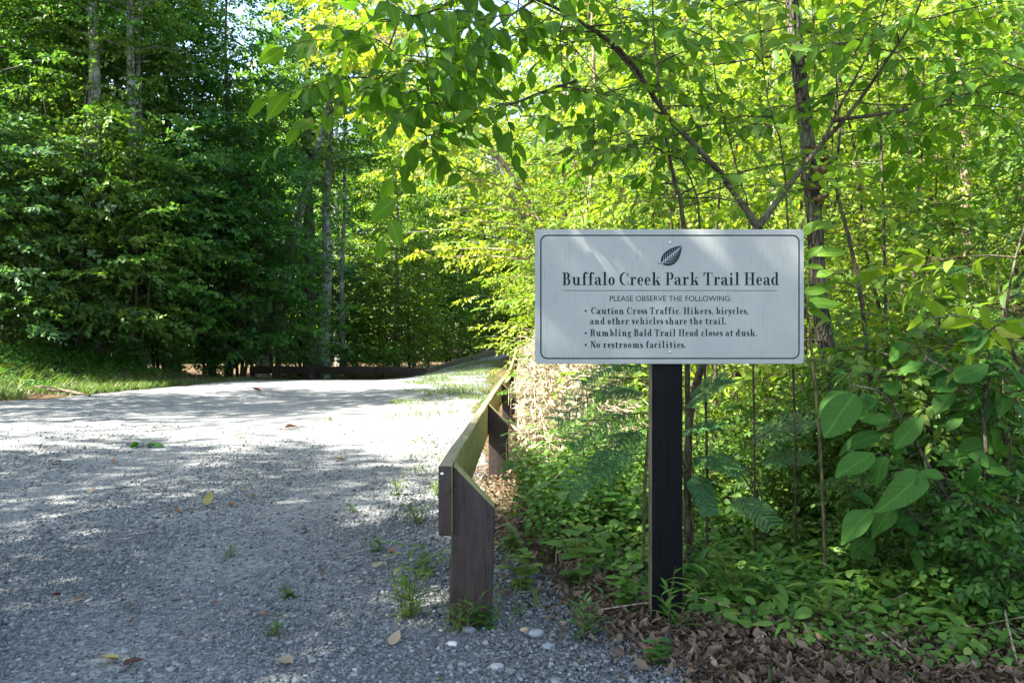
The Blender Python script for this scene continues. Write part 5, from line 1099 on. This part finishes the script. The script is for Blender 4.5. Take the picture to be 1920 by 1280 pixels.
# ---- low brush at the foot of the left woods
G_BR = 'low bushes at the foot of the left woods'
brush = Proto([plant_thing('low_bush', 'x', 'bush', gen_plant(90 + k, 1.25, stems=7, spread=.9, r0=.012, zb=.1, R=lambda u: .42, nbr=60, leaf=[.075, .06][k], nleaf=8, twl=.28, ntw=5, up_noise=.4, k=5), M['stem_dark'], M[['leaf_mid', 'leaf_shade'][k]], (0, 0, 0), group=G_BR, woodname='stem', leafname='foliage') for k in range(2)])
for k, (px, d) in enumerate([(60, 18.0), (130, 18.8), (250, 19.6), (330, 20.6), (405, 22.8), (540, 28.6), (600, 28.8), (660, 29.0), (720, 29.0)]):
    brush.put(f'low leafy bush, {ORD[k]} from the left at the foot of the left woods', gp_pt(px, d), rngP.uniform(0, 6.28), rngP.uniform(.6, 1.0), k)

# ---- unseen trees added outside the view to shade ground, sign and woods
G_SH = 'unseen trees added to cast shade'
shade = Proto([tree_proto(71, M['leaf_mid'], M['bark_grey'], G_SH, H=9.6, zb=.30, leaf=.14, nleaf=12, nbr=58, R=lambda u: 3.1 * math.sin(math.pi * min(1, .25 + .7 * u)) ** .7)])
for k, (x, y, s_) in enumerate([(-5.6, 1.7, .68), (-8.6, .2, .98), (-5.6, -1.7, .97), (-9.6, 3.0, .92), (-12.0, -1.5, 1.05), (-9., -4.5, 1.1)]):  # unseen canopy, placed to dapple the foreground gravel
    shade.put(f'unseen leafy tree added beside the camera, {ORD[k]} of those shading the near gravel', (x, y, float(gz(x, y)) - .05), k * 1.3, s_)
plant_thing('broadleaf_tree', 'small unseen round-headed tree added to shade the sign', 'tree', gen_plant(73, 6.1, r0=.06, zb=.50, R=lambda u: 1.05 * math.sin(math.pi * min(1, .3 + .62 * u)) ** .6, nbr=100, leaf=.10, nleaf=9, twl=.4, ntw=9, asc=.4, sag=.3), M['bark_grey'], M['leaf_mid'], (-2.5, .70, float(gz(-2.5, .70)) - .05), group=G_SH)  # added out of view to keep the sign in shade
plant_thing('broadleaf_tree', 'small unseen high-crowned tree added to shade the plants right of the sign', 'tree', gen_plant(74, 7.0, r0=.07, zb=.72, R=lambda u: 1.15 * math.sin(math.pi * min(1, .3 + .62 * u)) ** .6, nbr=44, leaf=.11, nleaf=9, twl=.45, ntw=8, asc=.3, sag=.3), M['bark_grey'], M['leaf_mid'], (-2.5, 2.35, float(gz(-2.5, 2.35)) - .05), group=G_SH)  # unseen crown added so its shadow falls right of the sign
sparse = Proto([tree_proto(72, M['leaf_mid'], M['bark_grey'], G_SH, H=12.6, zb=.35, leaf=.15, nleaf=9, nbr=18, ntw=8, R=lambda u: 3.4 * math.sin(math.pi * min(1, .25 + .7 * u)) ** .7)])
for k, (x, y) in enumerate([(-17, 3.2), (-14.5, 6.4), (-12.6, 9.0)]):  # added out of view for broken streaks of shade across the road
    sparse.put(f'thinly leaved unseen tree added to streak the gravel road with shade, {ORD[k]} from the left bank', (x, y, float(gz(x, y)) - .05), k * 2.1, 1.)
for k, (x, y, s_) in enumerate([(-17.5, 16, 1.0), (-10.8, 10.6, .98), (-17, 19, 1.2)]):  # unseen, added to shade the left woods and the far road
    o = shade.put(f'unseen tall tree added on the left bank, {ORD[k]} of those shading the left woods', (x, y, float(gz(x, y)) - .05), k * 1.7 + .4, s_)

# ---- far-off woods closing the view
rf = np.random.default_rng(31); n = 60000; a = rf.uniform(math.radians(40), math.radians(140), n); rad_ = rf.uniform(52, 75, n); clump = .5 + .5 * np.sin(a * 37 + np.sin(a * 11) * 2)
z = rf.uniform(0, 1, n) ** .8 * (16 + 8 * clump); pos = np.stack([np.cos(a) * rad_, np.sin(a) * rad_, z - 2], 1); dr = rf.normal(0, 1, (n, 3)); dr[:, 2] -= .3
o = leaves_obj('far_woods', T_LO, pos, dr, rf.normal(0, .6, (n, 3)) + [0, -.2, .8], rf.uniform(.5, 1.2, n), M['leaf_mid'], None); tag(o, 'distant woods behind all the nearer trees', None, kind='stuff')
